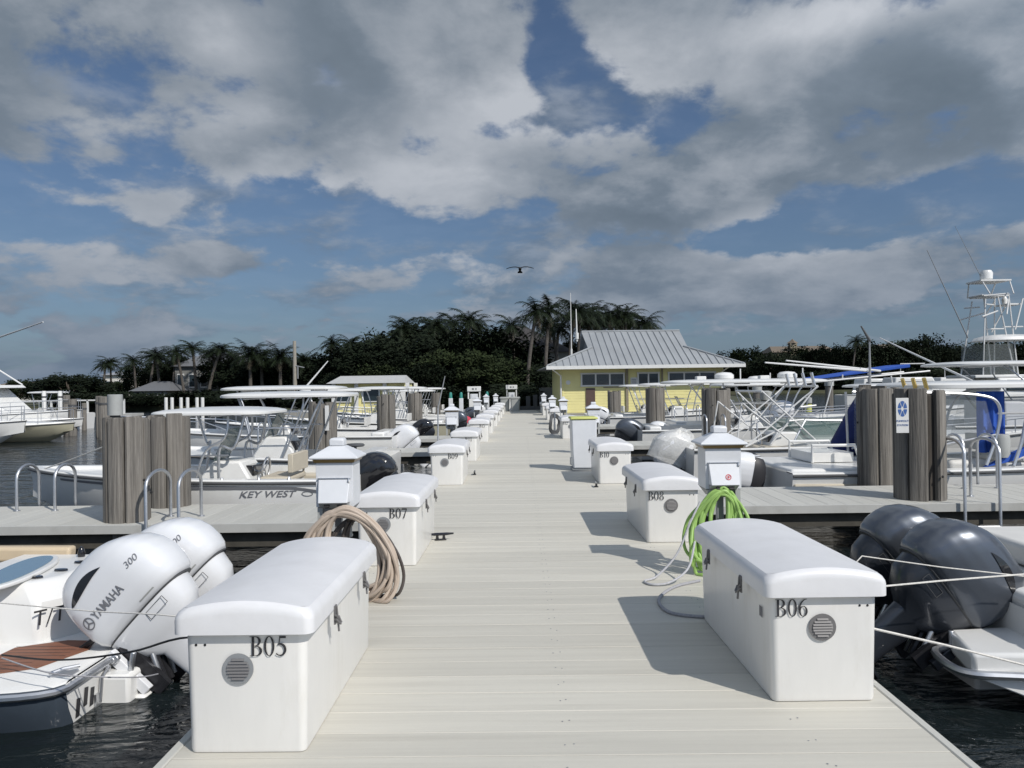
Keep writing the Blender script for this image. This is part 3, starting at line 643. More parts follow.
def t_top(parent, x, ln, w, z, mat='gel', fr='alu', zd=.4, lean=.35, th=.07, legs=True, dome=.06, rods=True, tx=0):
    rings = []
    for g, dz in ((.10, 0), (.0, .012), (.0, th * .7), (.03, th), (.14, th + dome * .4), (.4, th + dome * .8), (.8 * min(ln, w) / 2, th + dome)):
        rings.append([(x + a, b, z + dz) for a, b in selip(ln / 2 - g, w / 2 - g, 4.5, 40)])
    c = MB().loft(rings).build('hardtop', mat, parent, smooth=40)
    if legs:
        for s in (-1, 1):
            hw = w / 2 - .25
            f = [(x - ln * .16, s * hw * .9, z), (x - ln * .14, s * hw * .98, z - .35), (x + ln * .02, s * hw, zd + .45), (x + ln * .12, s * hw * .95, zd)]
            g = [(x - ln * .16, s * hw * .9, z), (x - ln * .22, s * hw * .98, z - .4), (x - ln * .20, s * hw, zd + .4), (x - ln * .18, s * hw * .95, zd)]
            m = MB().tube(smooth_path([(x + ln * .34, s * hw * .9, z), (x + ln * .27, s * hw, z - .5), (x + ln * .18 + lean * .3, s * hw, zd + .5), (x + ln * .22 + lean * .3, s * hw * .95, zd)], 5), .024, 8)
            m.tube(smooth_path([(x - ln * .3, s * hw * .9, z), (x - ln * .22, s * hw, z - .5), (x - ln * .10, s * hw, zd + .5), (x - ln * .08, s * hw * .95, zd)], 5), .024, 8)
            m.tube(smooth_path(f, 5), .02, 8)
            m.tube([(x + ln * .2, s * hw, z - .62), (x - ln * .17, s * hw, z - .62)], .015, 6)
            m.build('frame_leg', fr, parent)
        m = MB()
        for q in (-.28, 0, .3): m.tube([(x + ln * q, -w / 2 + .3, z - .02), (x + ln * q, w / 2 - .3, z - .02)], .018, 6)
        m.build('cross_bars', fr, parent)
    if rods:
        for q in (-.3, -.1, .1, .3): MB().tube([(x - ln / 2 + .02, w * q, z - .05), (x - ln / 2 - .08, w * q, z + .16)], .022, 8).build('rod_holder', fr, parent)
    return c
def radome(parent, x, y, z):
    MB().lathe([(.26, 0), (.30, .05), (.30, .15), (.22, .22), (.05, .24)], 18, (x, y, z)).build('radome', 'gel', parent)
    MB().tube([(x + .6, y + .3, z), (x + .6, y + .3, z + .35)], .02, 6).build('antenna', 'pipe', parent)
    MB().box(x - .9, x - .6, y - .15, y + .15, z, z + .12).build('hatch', 'trimw', parent, bevel=.02)
def seat(parent, x, w=.8, zf=.22, mat='cush', back=True, d=.45):
    s = MB().box(x - d / 2, x + d / 2, -w / 2, w / 2, zf + .004, zf + .5).build('leaning_post', 'gel', parent, bevel=.03)
    MB().box(x - d / 2 - .02, x + d / 2 + .02, -w / 2 - .02, w / 2 + .02, zf + .503, zf + .60).build('cushion', mat, s, bevel=.035, seg=3)
    if back: MB().box(x - d / 2 - .06, x - d / 2 + .02, -w / 2, w / 2, zf + .66, zf + .95).tube([(x - d / 2, -w / 2 + .1, zf + .5), (x - d / 2 - .02, -w / 2 + .1, zf + .9)], .02, 6).build('seat_back', mat, s, bevel=.03)
def bow_rail(parent, L_, B, fb, t0=.55, h=.3, fr='alu', rise=.35, fine=.34):
    q = []
    for i in range(9):
        t = t0 + (.97 - t0) * i / 8; x, hb, sh = hull_profile(L_, B, fb, t, fine, .35, rise)[:3]; q.append((x + .35 * t ** 5 * sh * .8, hb - .1, sh + .02, h * min(1, i / 2 + .12)))
    m = MB()
    for s in (-1, 1):
        m.tube([(x, s * max(y, .02), z + hh) for x, y, z, hh in q], .014, 6)
        for i in (2, 4, 6, 8): x, y, z, hh = q[i]; m.tube([(x, s * max(y, .02), z), (x, s * max(y, .02), z + hh)], .012, 6)
    return m.build('bow_rail', fr, parent)
def boat_at(name, x, y, d, label, cat='boat', rz=0., group=None):
    "stern at x, bow towards d * x"
    return empty(name, (x, y, WZ), (0 if d > 0 else math.pi) + rz, label, cat, group)
def lines(parent, name, segs, r, mat): 
    m = MB()
    for s in segs: m.tube(s, r, 6)
    return m.build(name, mat, parent)

# ---------------------------------------------------------------- near boat with two white outboards
b = boat_at('white_outboard_boat', -3.11, 6.46, -1, 'white boat with slate hull, teak step pads and two tilted white outboards')
L_, B, fb = 8.2, 2.62, .36
# local frame: +x = away from the dock, +y = towards the camera
n = 16
def lring(t):
    x = t * L_; hb = B / 2 * (1 - max(0, (t - .35) / .65) ** 2.3); hb = max(hb, .02); cr = min(1, t / .07); hb *= .86 + .14 * math.sqrt(max(0, 1 - (1 - cr) ** 2)); sh = (.30 + .42 * min(1, max(0, (t - .13) / .12)) ** 1.2) * 1 + .2 * t * t
    return x, hb, sh
outer = []
for i in range(29):
    t = (i / 28) ** 1.6; x, hb, sh = lring(t); kl = -.35 + max(0, (t - .7) / .3) ** 2 * 1.2
    outer.append([(x, hb, sh), (x, hb * .995, sh - .06), (x, hb * .97, .12 + .2 * t), (x, hb * .9, -.05 + .25 * t * t), (x, .01, kl), (x, -.01, kl), (x, -hb * .9, -.05 + .25 * t * t), (x, -hb * .97, .12 + .2 * t), (x, -hb * .995, sh - .06), (x, -hb, sh)])
m = MB().loft(outer, 0, False, False, False); k = len(m.f); m.add(outer[0], [tuple(range(10))], 1); m.build('hull', ['navy', 'gel'], b, smooth=30)
rl = [Vector((p[0][0] - .01, p[0][1] + .01, p[0][2] - .03)) for p in outer]
MB().tube([Vector((p.x, -p.y, p.z)) for p in reversed(rl)] + rl, .026, 8).build('rub_rail', 'alu', b)
# deck: rounded swim platform, transom wall, coamings and cockpit
dd = []
for i in range(29):
    t = (i / 28) ** 1.6; x, hb, sh = lring(t)
    if x < 1.15: dd.append([(x, hb, sh), (x, hb - .03, sh + .012), (x, -hb + .03, sh + .012), (x, -hb, sh)])
MB().loft(dd, 0, False, False, False).build('swim_platform', 'gel', b, smooth=30)
MB().loft([[(x, y, .27) for x, y in ((.69, .30), (.50, .02), (.50, -.98), (1.6, -1.02), (1.6, .34))], [(x, y, .62) for x, y in ((.72, .28), (.54, .01), (.54, -.96), (1.6, -1.0), (1.6, .32))], [(x, y, .765) for x, y in ((.84, .20), (.68, -.03), (.68, -.9), (1.6, -.95), (1.6, .24))]]).build('transom_wall', 'gel', b, bevel=.04, seg=3)
co = []
for i in range(29):
    t = (i / 28) ** 1.6; x, hb, sh = lring(t)
    if x > 1.08: ih = max(.02, hb - .24); co.append([(x, hb, sh), (x, hb - .03, sh + .02), (x, ih, sh + .02), (x, ih - .02, .12), (x, -ih + .02, .12), (x, -ih, sh + .02), (x, -hb + .03, sh + .02), (x, -hb, sh)])
MB().loft(co, 0, False, False, False).build('cockpit_liner', 'gel', b, smooth=30)
MB().loft([[(1.15, -1.05, .68), (3.6, -1.05, .70), (3.6, -.93, .70), (1.15, -.93, .68)], [(1.15, -1.07, .82), (3.6, -1.07, .84), (3.6, -.94, .84), (1.15, -.94, .82)]]).build('bolster', 'tan', b, bevel=.03, seg=3)
MB().box(1.55, 2.2, -.7, .5, .13, .62).build('aft_seat', 'tan', b, bevel=.05, seg=3)
hp = [(1.10 + .62 * math.cos(a) * (1 if math.cos(a) > 0 else .42), .18 + .62 * math.sin(a)) for a in [2 * math.pi * i / 32 for i in range(32)]]
MB().slab([(1.10 + a - bb * .16, -.10 + bb) for a, bb in selip(.20, .60, 2.4, 32)], .768, .80).build('hatch_frame', 'gel', b, bevel=.01)
MB().slab([(1.10 + a - bb * .16, -.10 + bb) for a, bb in selip(.15, .54, 2.4, 32)], .801, .807).build('well_hatch', 'hatch', b)
for q, (xx, yy) in enumerate(((.86, .05), (.80, -.2), (.80, -.5))):
    MB().loft([[(xx + a, yy + c_, .772) for a, c_ in selip(.06, .028, 2, 16)], [(xx + a * .9, yy + c_ * .9, .785) for a, c_ in selip(.06, .028, 2, 16)]]).build('rod_holder', 'gloss', b)
MB().lathe([(.03, .76), (.035, .80), (.022, .84), (.008, .86)], 10, (.95, -.78, 0)).build('nav_light', 'gloss', b)
# teak pads on the platform
MB().slab([(.36, .86), (.20, .46), (.27, .27), (.49, .25), (.70, .36), (.80, .42), (.82, .78), (.60, .98)], .315, .322).build('teak_pad', 'teak', b)
MB().slab([(1.12, .40), (1.12, 1.02), (1.55, 1.02), (1.55, .40)], .50, .512).build('step_pad', 'teak', b)
m = MB()
for q in range(8): m.box(.30 if q < 4 else .42 + .04 * (q - 4), .80 if q < 6 else .66, .40 + .07 * q, .406 + .07 * q, .3222, .3232)
m.build('pad_caulking', 'ink', b, smooth=0)
MB().box(.02, .16, .92, 1.04, .31, .32).tube([(.03, .90, .345), (.1, .98, .352), (.15, 1.06, .345)], .013, 8).build('stern_cleat', 'alu', b)
MB().tube([(-.015, .72, .02), (-.03, .72, .2), (-.03, .62, .24), (-.015, .62, .06)], .014, 8).box(-.02, -.005, .55, .78, -.02, .09).build('ski_eye', 'alu', b)
for k_, (yy, zz) in enumerate(((1.02, .02), (.92, .06), (.84, .03), (.66, .1), (.5, .12), (.42, .09))):
    MB().add([(-.004, yy, zz), (-.004, yy - .05, zz), (-.004, yy - .07, zz + .12), (-.004, yy - .02, zz + .13)], [(0, 1, 2, 3)]).build('hull_lettering', 'ink', b, smooth=0)
tx_, nn_ = Vector((-.56, -.83, 0)), Vector((-.83, .56, 0)); o_ = Vector((.645, .245, .51)) + nn_ * .012
txt('T/T', .17, 'ink', b, None, shear=.15, fn=lambda c: o_ + tx_ * c.x + Vector((.08 * 1.0, -.03, 1)).normalized() * c.y + nn_ * c.z)
# bracket between the engines and the hull
MB().box(-.22, .05, -.70, .70, -.12, .20).box(-.30, -.2, -.62, .62, -.15, .02).build('engine_bracket', 'gel', b, bevel=.03)
m = MB()
for yy in (.42, .1, -.3): m.tube(smooth_path([(.30, yy, .30), (.1, yy + .05, .42), (-.1, yy - .04, .46), (-.25, yy, .36)], 5), .022, 8)
m.tube([(-.12, -.5, .28), (-.12, .5, .28)], .022, 8).tube([(-.2, .28, .1), (-.3, .3, -.14), (-.22, .36, -.2)], .02, 6)
m.build('rigging_hoses', 'black', b)
for yy, st in ((.36, -.06), (-.38, -.03)): outboard(b, (-.11, yy, .25), R(47), 'eng_w', 'eng_w', st, 'YAMAHA', '300', k=.97)
# mooring lines of that boat
def mline(name, pts, r, mat, label, straight=False): return tag(MB().tube(pts if straight else smooth_path(pts, 6), r, 6).build(name, mat), label, 'mooring line', 'mooring lines at the near slips')
mline('mooring_line', [P(-10, 602, 5.3), P(90, 611, 5.0), P(192, 619, 4.6), (-1.57, 4.9, .015)], .005, 'rope', 'thin white mooring line from the white outboard boat past the cowl to box B05')
mline('mooring_line', [P(2, 655, 5.5), P(60, 660, 5.3), P(130, 652, 5.0), P(192, 637, 4.6), (-1.57, 4.95, .015)], .007, 'black', 'black mooring line across the teak pads towards box B05')
mline('mooring_line', [P(2, 658, 5.3), P(50, 673, 5.15), P(100, 677, 5.2), P(140, 677, 5.4), P(158, 674, 5.6)], .005, 'ropeg', 'grey mooring line sagging low along the swim platform')

# ---------------------------------------------------------------- near boat with two dark outboards
b = boat_at('dark_outboard_boat', 3.62, 6.5, 1, 'pale boat stern with two tilted dark metallic outboards')
hull(b, 8.5, 2.7, .62, 'gel', zf=.42, fore=.65, rail='alu')
MB().loft([[(-.02, -1.2, .05), (.6, -1.2, .05), (.6, -.50, .05), (-.02, -.50, .05)], [(-.55, -1.05, .24), (.6, -1.2, .26), (.6, -.5, .26), (-.42, -.5, .24)], [(-.55, -1.05, .40), (.6, -1.22, .44), (.6, -.5, .44), (-.42, -.5, .40)]]).build('swim_platform', 'gel', b, bevel=.03)
MB().tube(smooth_path([(-.38, -.52, .28), (-.57, -.6, .26), (-.59, -1.0, .26), (-.3, -1.13, .27), (.3, -1.26, .29), (.8, -1.33, .34)], 6), .03, 8).build('platform_rail', 'alu', b)
MB().box(.02, 1.1, -1.15, 1.15, .5, .72).build('transom_top', 'gel', b, bevel=.06, seg=3)
MB().box(.5, 1.4, -.9, .9, .73, .92).build('stern_bench', 'cush', b, bevel=.05, seg=3)
MB().box(1.7, 2.6, .2, 1.0, .43, 1.15).build('fish_box', 'gel', b, bevel=.06, seg=3)
MB().box(-.30, .05, -.65, .65, -.05, .26).build('engine_bracket', 'gel', b, bevel=.03)
m = MB()
for yy in (-.42, .3): m.tube(smooth_path([(.25, yy, .62), (.02, yy - .03, .72), (-.2, yy, .55), (-.25, yy + .08, .3)], 5), .025, 8)
m.tube([(-.2, -.3, .12), (-.2, -.3, .34), (-.2, .4, .34)], .02, 8).build('rigging_hoses', 'black', b)
console(b, 4.2, 1.0, 1.0, .42); t_top(b, 4.2, 2.2, 1.9, 2.3)
for yy, st in ((-.36, .05), (.38, .05)): outboard(b, (-.36, yy, .32), R(54), 'eng_g', 'apr_g', st, k=.93)
mline('mooring_line', [(1.87, 5.3, .012), P(866, 588, 4.9), P(945, 580.5, 5.1), P(1040, 573, 5.4)], .006, 'rope', 'taut white mooring line, upper of the two running from box B06', True)
mline('mooring_line', [(1.87, 5.35, .012), P(862, 556, 5.5), P(940, 567, 5.6), P(1040, 578, 5.7)], .0045, 'rope', 'thin pale mooring line sloping across the dark cowls', True)
mline('mooring_line', [(1.87, 5.2, .012), P(866, 627, 4.7), P(945, 645, 4.95), P(1040, 669, 5.2)], .008, 'rope', 'thick white twisted mooring line running low to the boat with dark outboards', True)

# ---------------------------------------------------------------- open white runabout lettered KEY WEST
b = boat_at('white_runabout', -2.55, 12.75, -1, 'open white runabout lettered KEY WEST under a white hardtop')
L_, B, fb = 5.35, 2.3, 0.92
hull(b, L_, B, fb, 'gel', rail='dgrey', zf=.32, fore=.66, rise=.18, cw=.2)
# dark swoosh under the rail
m = MB(); q = []
for i in range(25):
    t = .02 + .82 * i / 24; x, hb, sh, ch, kl, cb = hull_profile(L_, B, fb, t, .34, .35, .18); dz = .10 + (.16 * max(0, (.17 - t) / .17) ** 1.5); ww = .012 + .016 * (1 - abs(t - .35) / .65)
    y0 = hb * .995 + .006; q.append([(x + .35 * t ** 5 * sh * .8, y0, sh - dz + ww), (x + .35 * t ** 5 * sh * .8, y0 - .012, sh - dz - ww)])
m.loft(q, 0, False, False, False).build('hull_stripe', 'inkg', b, smooth=0)
def flank(x, z, off=.006):
    t = x / L_; _, hb, sh, ch, kl, cb = hull_profile(L_, B, fb, t, .34, .35, .18); zm, ym = ch + (sh - ch) * .45, cb * .55 + hb * .45
    y = ym + (hb * .995 - ym) * (z - zm) / (sh - .07 - zm) if z > zm else cb + (ym - cb) * (z - ch) / (zm - ch)
    return Vector((x, y + off, z))
txt('KEY WEST', .135, 'inkg', b, None, 'brand_lettering', shear=.35, wide=1.30, bold=.002, fn=lambda c: flank(1.22 - c.x, .735 + c.y, .006 + (c.z > 0) * .001))
m = MB(); o_, i_ = arc(0, 0, .085, .04, 0, 360, 20), arc(0, 0, .07, .028, 0, 360, 20)
for k in range(20): m.add([tuple(flank(.62 - x, .735 + z)) for x, z in (o_[k], o_[k + 1], i_[k + 1], i_[k])], [(0, 1, 2, 3)])
m.build('emblem', 'inkg', b, smooth=0)
console(b, 2.1, .8, .85, .32, .5); seat(b, 1.3, .9, .32, 'beige')
MB().box(.35, 1.6, -.95, -.7, .6, .84).box(.3, .6, -.9, .9, .33, .86).build('aft_cushion', 'beige', b, bevel=.04, seg=3)
MB().box(2.55, 3.1, -.6, .6, .33, .74).build('bow_cushion', 'beige', b, bevel=.05, seg=3)
t_top(b, 2.28, 1.85, 1.7, 1.90, zd=.9, rods=False, th=.06)
outboard(b, (-.12, 0, .46), R(38), 'eng_k', 'apr_g', 0, k=.85)
m = MB()
for xx in (.9, 1.35, 1.9): m.lathe([(.03, 0), (.02, .03), (.015, .05)], 8, (xx, B / 2 - .1, fb + .02))
m.build('deck_cleats', 'alu', b)
mline('mooring_line', [P(38, 471, 12.6), P(70, 460, 12.0), P(108, 445, 11.2)], .010, 'rope', 'white mooring line from the runabout bow up to the timber pile')

# ---------------------------------------------------------------- generic boats further along
def cc_boat(x, y, d, L_, B, fb, label, hm='gel', top=True, eng=(('eng_w', 30),), tt=None, name='centre_console_boat', k=.85, stool=False, rail=True, low=None, band=None, fr='alu', topmat='gel', zf=.3, rz=0., **kw):
    b = boat_at(name, x, y, d, label, rz=rz)
    hull(b, L_, B, fb, hm, low, zf=zf, fore=.6, band=band)
    cx = L_ * .42
    console(b, cx, .9, 1.0, zf); seat(b, cx - 1.0, .9, zf, kw.get('cush', 'cush'))
    MB().box(.25, .62, -B * .38, B * .38, zf + .01, fb + .12).build('transom_bench', 'gel', b, bevel=.05)
    if tt: t_top(b, cx - .1 + tt[3] if len(tt) > 3 else cx - .1, tt[0], tt[1], tt[2], zd=zf, mat=topmat, fr=fr, rods=kw.get('rods', False))
    if tt and kw.get('dome'): [radome(b, cx + q, .2, tt[2] + .11) for q in kw['dome']]
    if rail: bow_rail(b, L_, B, fb)
    if stool:
        MB().lathe([(.17, 0), (.20, .03), (.17, .06)], 16, (cx - 1.7, .5, zf + .78)).tube([(cx - 1.7, .5, zf), (cx - 1.7, .5, zf + .78)], .03, 8).build('stool', 'dgrey', b)
    n = len(eng)
    for i, e in enumerate(eng): outboard(b, (-.14, (i - (n - 1) / 2) * .72, kw.get('ez', fb - .28)), R(e[1]), e[0], 'apr_g', 0, text=(e[2] if len(e) > 2 else None), hp=(e[3] if len(e) > 3 else None), stripe=(len(e) > 4), k=k)
    return b
# beige hose side
cc_boat(-2.75, 16.9, -1, 5.7, 2.5, .85, 'white boat with round stool and hardtop beyond the runabout, hull, small low outboard', eng=(('eng_w', 0),), tt=(2.7, 2.0, 2.12, -.15), stool=True, rail=False, k=.62, ez=-.02)
cc_boat(-3.55, 22.9, -1, 8., 2.5, .95, 'white boat with long hardtop behind the white strip pile, white domed outboard', eng=(('eng_w', 40),), tt=(3.4, 2.2, 2.28), k=.95, ez=.34)
cc_boat(-3.75, 28.9, -1, 7.4, 2.5, .85, 'white boat with black outboard beyond the third finger pier', eng=(('eng_k', 38),), tt=(2.4, 2.0, 2.2), ez=.36)
cc_boat(-2.9, 32.6, -1, 7.0, 2.5, .85, 'pale yellow hulled boat with a dark grey outboard between far piles', hm='yhull', eng=(('eng_g', 20),), tt=(2.2, 1.9, 2.25))
b = cc_boat(-2.9, 38.4, -1, 7.0, 2.4, .8, 'white boat whose outboard wears a red cover', eng=(('cred', 30),), tt=(2.4, 2.0, 2.25), ez=.25, k=.7)
cc_boat(-2.9, 42.0, -1, 7.0, 2.4, .8, 'white boat nearest the teal topped fuel posts', eng=(('eng_g', 15),), tt=(2.4, 2.0, 2.1))
cc_boat(-2.9, 49.0, -1, 7.5, 2.5, .8, 'farthest white boat on the beige hose side', eng=(('eng_w', 15),), tt=(2.6, 2.0, 2.2))
# green hose side
b = boat_at('hardtop_boat', 4.35, 14.15, 1, 'white fishing boat with hardtop, clear curtains and royal blue canvas', rz=.02)
L_, B, fb = 10., 2.9, .80
hull(b, L_, B, fb, 'gel', zf=.36, fore=.72, cw=.3)
MB().box(.05, 1.9, -1.15, 1.15, .5, 1.02).build('transom_deck', 'gel', b, bevel=.05, seg=3)
MB().box(.02, 1.7, -1.38, -1.15, .55, .80).build('side_pad', 'beige', b, bevel=.03)
MB().box(.75, 1.5, -.2, .8, 1.03, 1.20).tube([(.75, -.25, 1.03), (.75, -.25, 1.33), (1.5, -.25, 1.33), (1.6, -.25, 1.03)], .03, 8).tube([(.75, .85, 1.03), (.75, .85, 1.33), (1.5, .85, 1.33), (1.6, .85, 1.03)], .03, 8).build('bait_station', 'gel', b, bevel=.03)
t_top(b, 4.75, 4.9, 2.5, 2.42, zd=.4, legs=False, rods=False, th=.10, dome=.05)
for q in (-.55, -.2, .15): MB().tube([(2.36, q - .5, 2.42), (2.26, q - .60, 2.62)], .035, 8).build('rod_holder', 'gold', b)
for s in (-1, 1):
    MB().tube(smooth_path([(2.5, s * 1.05, 2.36), (3.6, s * 1.12, 2.30), (3.95, s * 1.14, 2.1), (3.9, s * 1.15, 1.55), (3.7, s * 1.18, 1.0)], 6), .028, 8).build('frame_leg', 'alu', b)
    MB().tube(smooth_path([(5.4, s * 1.12, 2.38), (4.75, s * 1.12, 2.34), (4.45, s * 1.14, 2.0), (4.3, s * 1.16, 1.4), (4.15, s * 1.18, .98)], 6), .028, 8).build('frame_leg', 'alu', b)
    MB().tube([(3.93, s * 1.14, 1.95), (4.43, s * 1.14, 1.95)], .02, 6).build('frame_brace', 'alu', b)
    MB().tube([(2.5, s * 1.12, 1.12), (3.1, s * 1.14, 1.40), (3.9, s * 1.15, 1.56)], .02, 6).build('frame_brace', 'alu', b)
    MB().tube([(2.4, s * 1.12, 2.36), (2.45, s * 1.16, .98)], .024, 8).build('frame_brace', 'alu', b)
    MB().tube([(6.6, s * 1.0, 2.38), (6.9, s * 1.05, 1.1)], .028, 8).build('frame_brace', 'alu', b)
    MB().tube([(4.7, s * 1.13, 2.3), (5.5, s * 1.1, 1.1)], .02, 8).build('frame_brace', 'alu', b)
    MB().add([(2.55, s * 1.09, 2.28), (3.75, s * 1.12, 2.18), (3.86, s * 1.13, 1.60), (2.55, s * 1.11, 1.15)], [(0, 1, 2, 3)]).build('side_curtain', 'clear', b, smooth=0)
    MB().add([(4.6, s * 1.10, 2.2), (6.5, s * 1.0, 2.3), (6.7, s * 1.03, 1.1), (4.35, s * 1.13, 1.1)], [(0, 1, 2, 3)]).build('side_curtain', 'clear', b, smooth=0)
MB().loft([[(4.15 + .47 * k / 14, -.90 + .035 * math.sin(k * 1.3 + z), z) for k in range(15)] + [(4.15 + .47 * k / 14, -.88 + .035 * math.sin(k * 1.3 + z), z) for k in range(14, -1, -1)] for z in (1.2, 1.5, 1.8, 2.1, 2.36)]).build('aft_canvas', 'blue', b, smooth=60)
MB().loft([[(3.75, -1.10, .95), (4.2, -1.10, 1.2), (5.1, -1.10, 1.62), (5.1, -1.10, 1.5), (4.2, -1.1, 1.06)], [(3.75, -1.0, .95), (4.2, -1.0, 1.2), (5.1, -1.0, 1.62), (5.1, -1.0, 1.5), (4.2, -1.0, 1.06)]]).build('rolled_canvas', 'blue', b)
console(b, 5.4, 1.2, 1.15, .36, .5); seat(b, 4.2, 1.1, .36); 
MB().box(2.5, 3.2, -.9, -.3, .37, .95).build('cockpit_seat', 'cush', b, bevel=.08, seg=3)
MB().lathe([(.10, 0), (.13, .06), (.14, .30), (.12, .38)], 14, (3.55, -1.1, 1.0)).build('bucket', 'bin', b)
txt('FISH', .09, 'ink', b, Matrix.Translation((5.2, -1.47, .70)) @ Matrix.Rotation(R(90), 4, 'X')) if False else None
for ch in b.children:
    if ch.name.split('.')[0] in ('frame_leg', 'frame_brace', 'side_curtain', 'aft_canvas', 'hardtop', 'rod_holder', 'rolled_canvas'): ch.scale.z = .885
    if ch.name.split('.')[0] in ('frame_leg', 'frame_brace', 'side_curtain', 'aft_canvas', 'rolled_canvas'): ch.location.x = -.45
    if ch.name.split('.')[0] in ('transom_deck', 'bait_station', 'side_pad'): ch.location.z = -.16
    if ch.name.startswith('aft_canvas'): ch.location.x = -.85
    if ch.name.startswith('cockpit_seat'): ch.location.x = .3
outboard(b, (-.27, -.25, .28), R(10), 'eng_w', 'eng_w', 0, None, '300', vents=False, stripe=True, k=.95)
# draped motor + arch + windshield boat
b = boat_at('arch_boat', 3.75, 18.4, 1, 'white boat with tinted windshield and white cross frame arch, outboard wrapped in plastic', rz=.0)
L_, B, fb = 8.4, 2.7, .85
hull(b, L_, B, fb, 'gel', zf=.36, fore=.56, foredeck=.14)
o = outboard(b, (-.05, -.1, .30), R(22), 'eng_w', 'eng_w', 0, vents=False)
m = MB(); rn = random.Random(4); rings = []
for k, (z, g) in enumerate(((-.1, 1.3), (.1, 1.12), (.3, 1.08), (.5, 1.1), (.68, 1.05), (.74, .5))):
    l, w, xo = cowl_at(z); rings.append([(x * g + xo + CX + rn.uniform(-.03, .03), y * g + rn.uniform(-.03, .03), z + CZ + rn.uniform(-.03, .03)) for x, y in selip(max(l, .2), max(w, .15), 2.6, 28)])
m.loft(rings, 0, False, True).build('plastic_wrap', 'film', o, smooth=20)
for s in (-1, 1):
    y = s * 1.12; m = MB()
    for a_, c_ in (((2.75, .95), (1.55, 2.1)), ((2.2, .95), (1.1, 1.85)), ((1.15, .9), (2.45, 1.95)), ((1.15, .9), (2.1, 1.35)), ((1.7, .95), (2.75, 2.2)), ((2.1, 1.45), (2.45, 1.47)), ((2.35, 1.75), (2.72, 1.78)), ((2.75, 2.2), (2.45, 1.95)), ((.95, .9), (1.1, 1.85)), ((1.1, 1.85), (1.45, 1.55))): m.tube([(a_[0], y, a_[1]), (c_[0], y * .93, c_[1])], .018, 8)
    m.build('arch_leg', 'pipe', b)
MB().tube([(1.55, -1.05, 2.1), (1.55, 1.05, 2.1)], .025, 8).build('arch_crossbar', 'pipe', b); MB().tube([(2.75, -1.05, 2.2), (2.75, 1.05, 2.2)], .025, 8).build('arch_crossbar', 'pipe', b)
for q in range(4): MB().tube([(2.75, -.9 + .55 * q, 2.2), (2.68, -.9 + .55 * q, 2.5)], .035, 8).build('rod_holder', 'alu', b)
# raked tinted windshield
for s in (-1, 1):
    MB().add([(2.2, s * 1.1, .98), (4.0, s * .95, 1.0), (3.4, s * .85, 1.42), (2.5, s * 1.0, 1.45)], [(0, 1, 2, 3)]).build('side_glass', 'wind', b, smooth=0)
    MB().tube([(2.2, s * 1.1, .98), (2.5, s * 1.0, 1.46), (3.4, s * .85, 1.43), (4.05, s * .95, 1.0)], .022, 6).build('windshield_frame', 'alu', b)
MB().add([(4.0, -.95, 1.0), (3.7, 0, 1.0), (3.7, 0, 1.46), (3.4, -.85, 1.42)], [(0, 1, 2, 3)]).add([(4.0, .95, 1.0), (3.7, 0, 1.0), (3.7, 0, 1.46), (3.4, .85, 1.42)], [(0, 1, 2, 3)]).build('front_glass', 'wind', b, smooth=0)
MB().box(1.5, 2.4, -.8, .8, .37, .86).box(.3, .9, -1.0, 1.0, .37, .84).build('cockpit_seats', 'beige', b, bevel=.05)
console(b, 2.3, .9, .8, .37, .2)
bow_rail(b, L_, B, fb)
# navy cover hanging from a pole boom
p0, p1, p2, p3 = P(860, 394, 14.4), P(864, 452, 14.3), P(829, 452, 15.6), P(842, 422, 15.0)
# far boats on the green hose side
cc_boat(3.65, 25.0, 1, 8.2, 2.7, .9, 'white boat with a dark grey outboard under the long flat hardtop', eng=(('eng_g', 34),), tt=(5.0, 2.3, 2.30), topmat='gel', k=.95, ez=.36, dome=(-.6, 1.4))
cc_boat(5.1, 28.2, 1, 8.0, 2.6, .9, 'white boat with a white outboard banded in black', eng=(('eng_w', 38, None, None, 1),), tt=(3.0, 2.2, 2.2), k=.95, ez=.10, dome=(0,))
cc_boat(4.0, 36.6, 1, 7.6, 2.6, .85, 'white boat with cluttered cockpit beyond the third pier on the green hose side', eng=(('eng_w', 20),), tt=(3.2, 2.1, 2.25), name='fishing_boat')
cc_boat(3.3, 39.9, 1, 7.4, 2.5, .85, 'white boat before the yellow house with its small outboard lowered', eng=(('eng_w', 0),), tt=(2.6, 2.1, 2.2), name='fishing_boat', ez=.1)
cc_boat(8.6, 26.5, 1, 9, 2.8, .95, 'green hulled boat moored behind the tinted windshield boat', hm='green', eng=(('eng_w', 10),), tt=(2.6, 2.1, 2.1), name='fishing_boat')
# cover tarp: a thick folded canvas
def tarp(pts, th, mat, name, label):
    n = len(pts); m = MB(); dn = Vector((0, th, 0))
    a = [Vector(p) for p in pts]; c = sum(a, Vector()) / n; rn = random.Random(2)
    f = [p - dn for p in a]; g = [p + dn for p in a]
    m.v = [tuple(p) for p in f + g] + [tuple(c - dn * 4), tuple(c + dn * 4)]
    for i in range(n): j = (i + 1) % n; m.f += [(i, j, 2 * n), (n + j, n + i, 2 * n + 1), (i, n + i, n + j, j)]; m.m += [0] * 3
    o = m.build(name, mat, None, smooth=70); return tag(o, label, 'canvas cover')
tarp([P(x, y, 15.75) for x, y in ((861, 392), (869, 420), (869, 458), (850, 457), (830, 455), (829, 448), (840, 428), (850, 409))], .10, 'dblue', 'canvas_cover', 'navy canvas cover hanging in a point beside the broad grey pile')
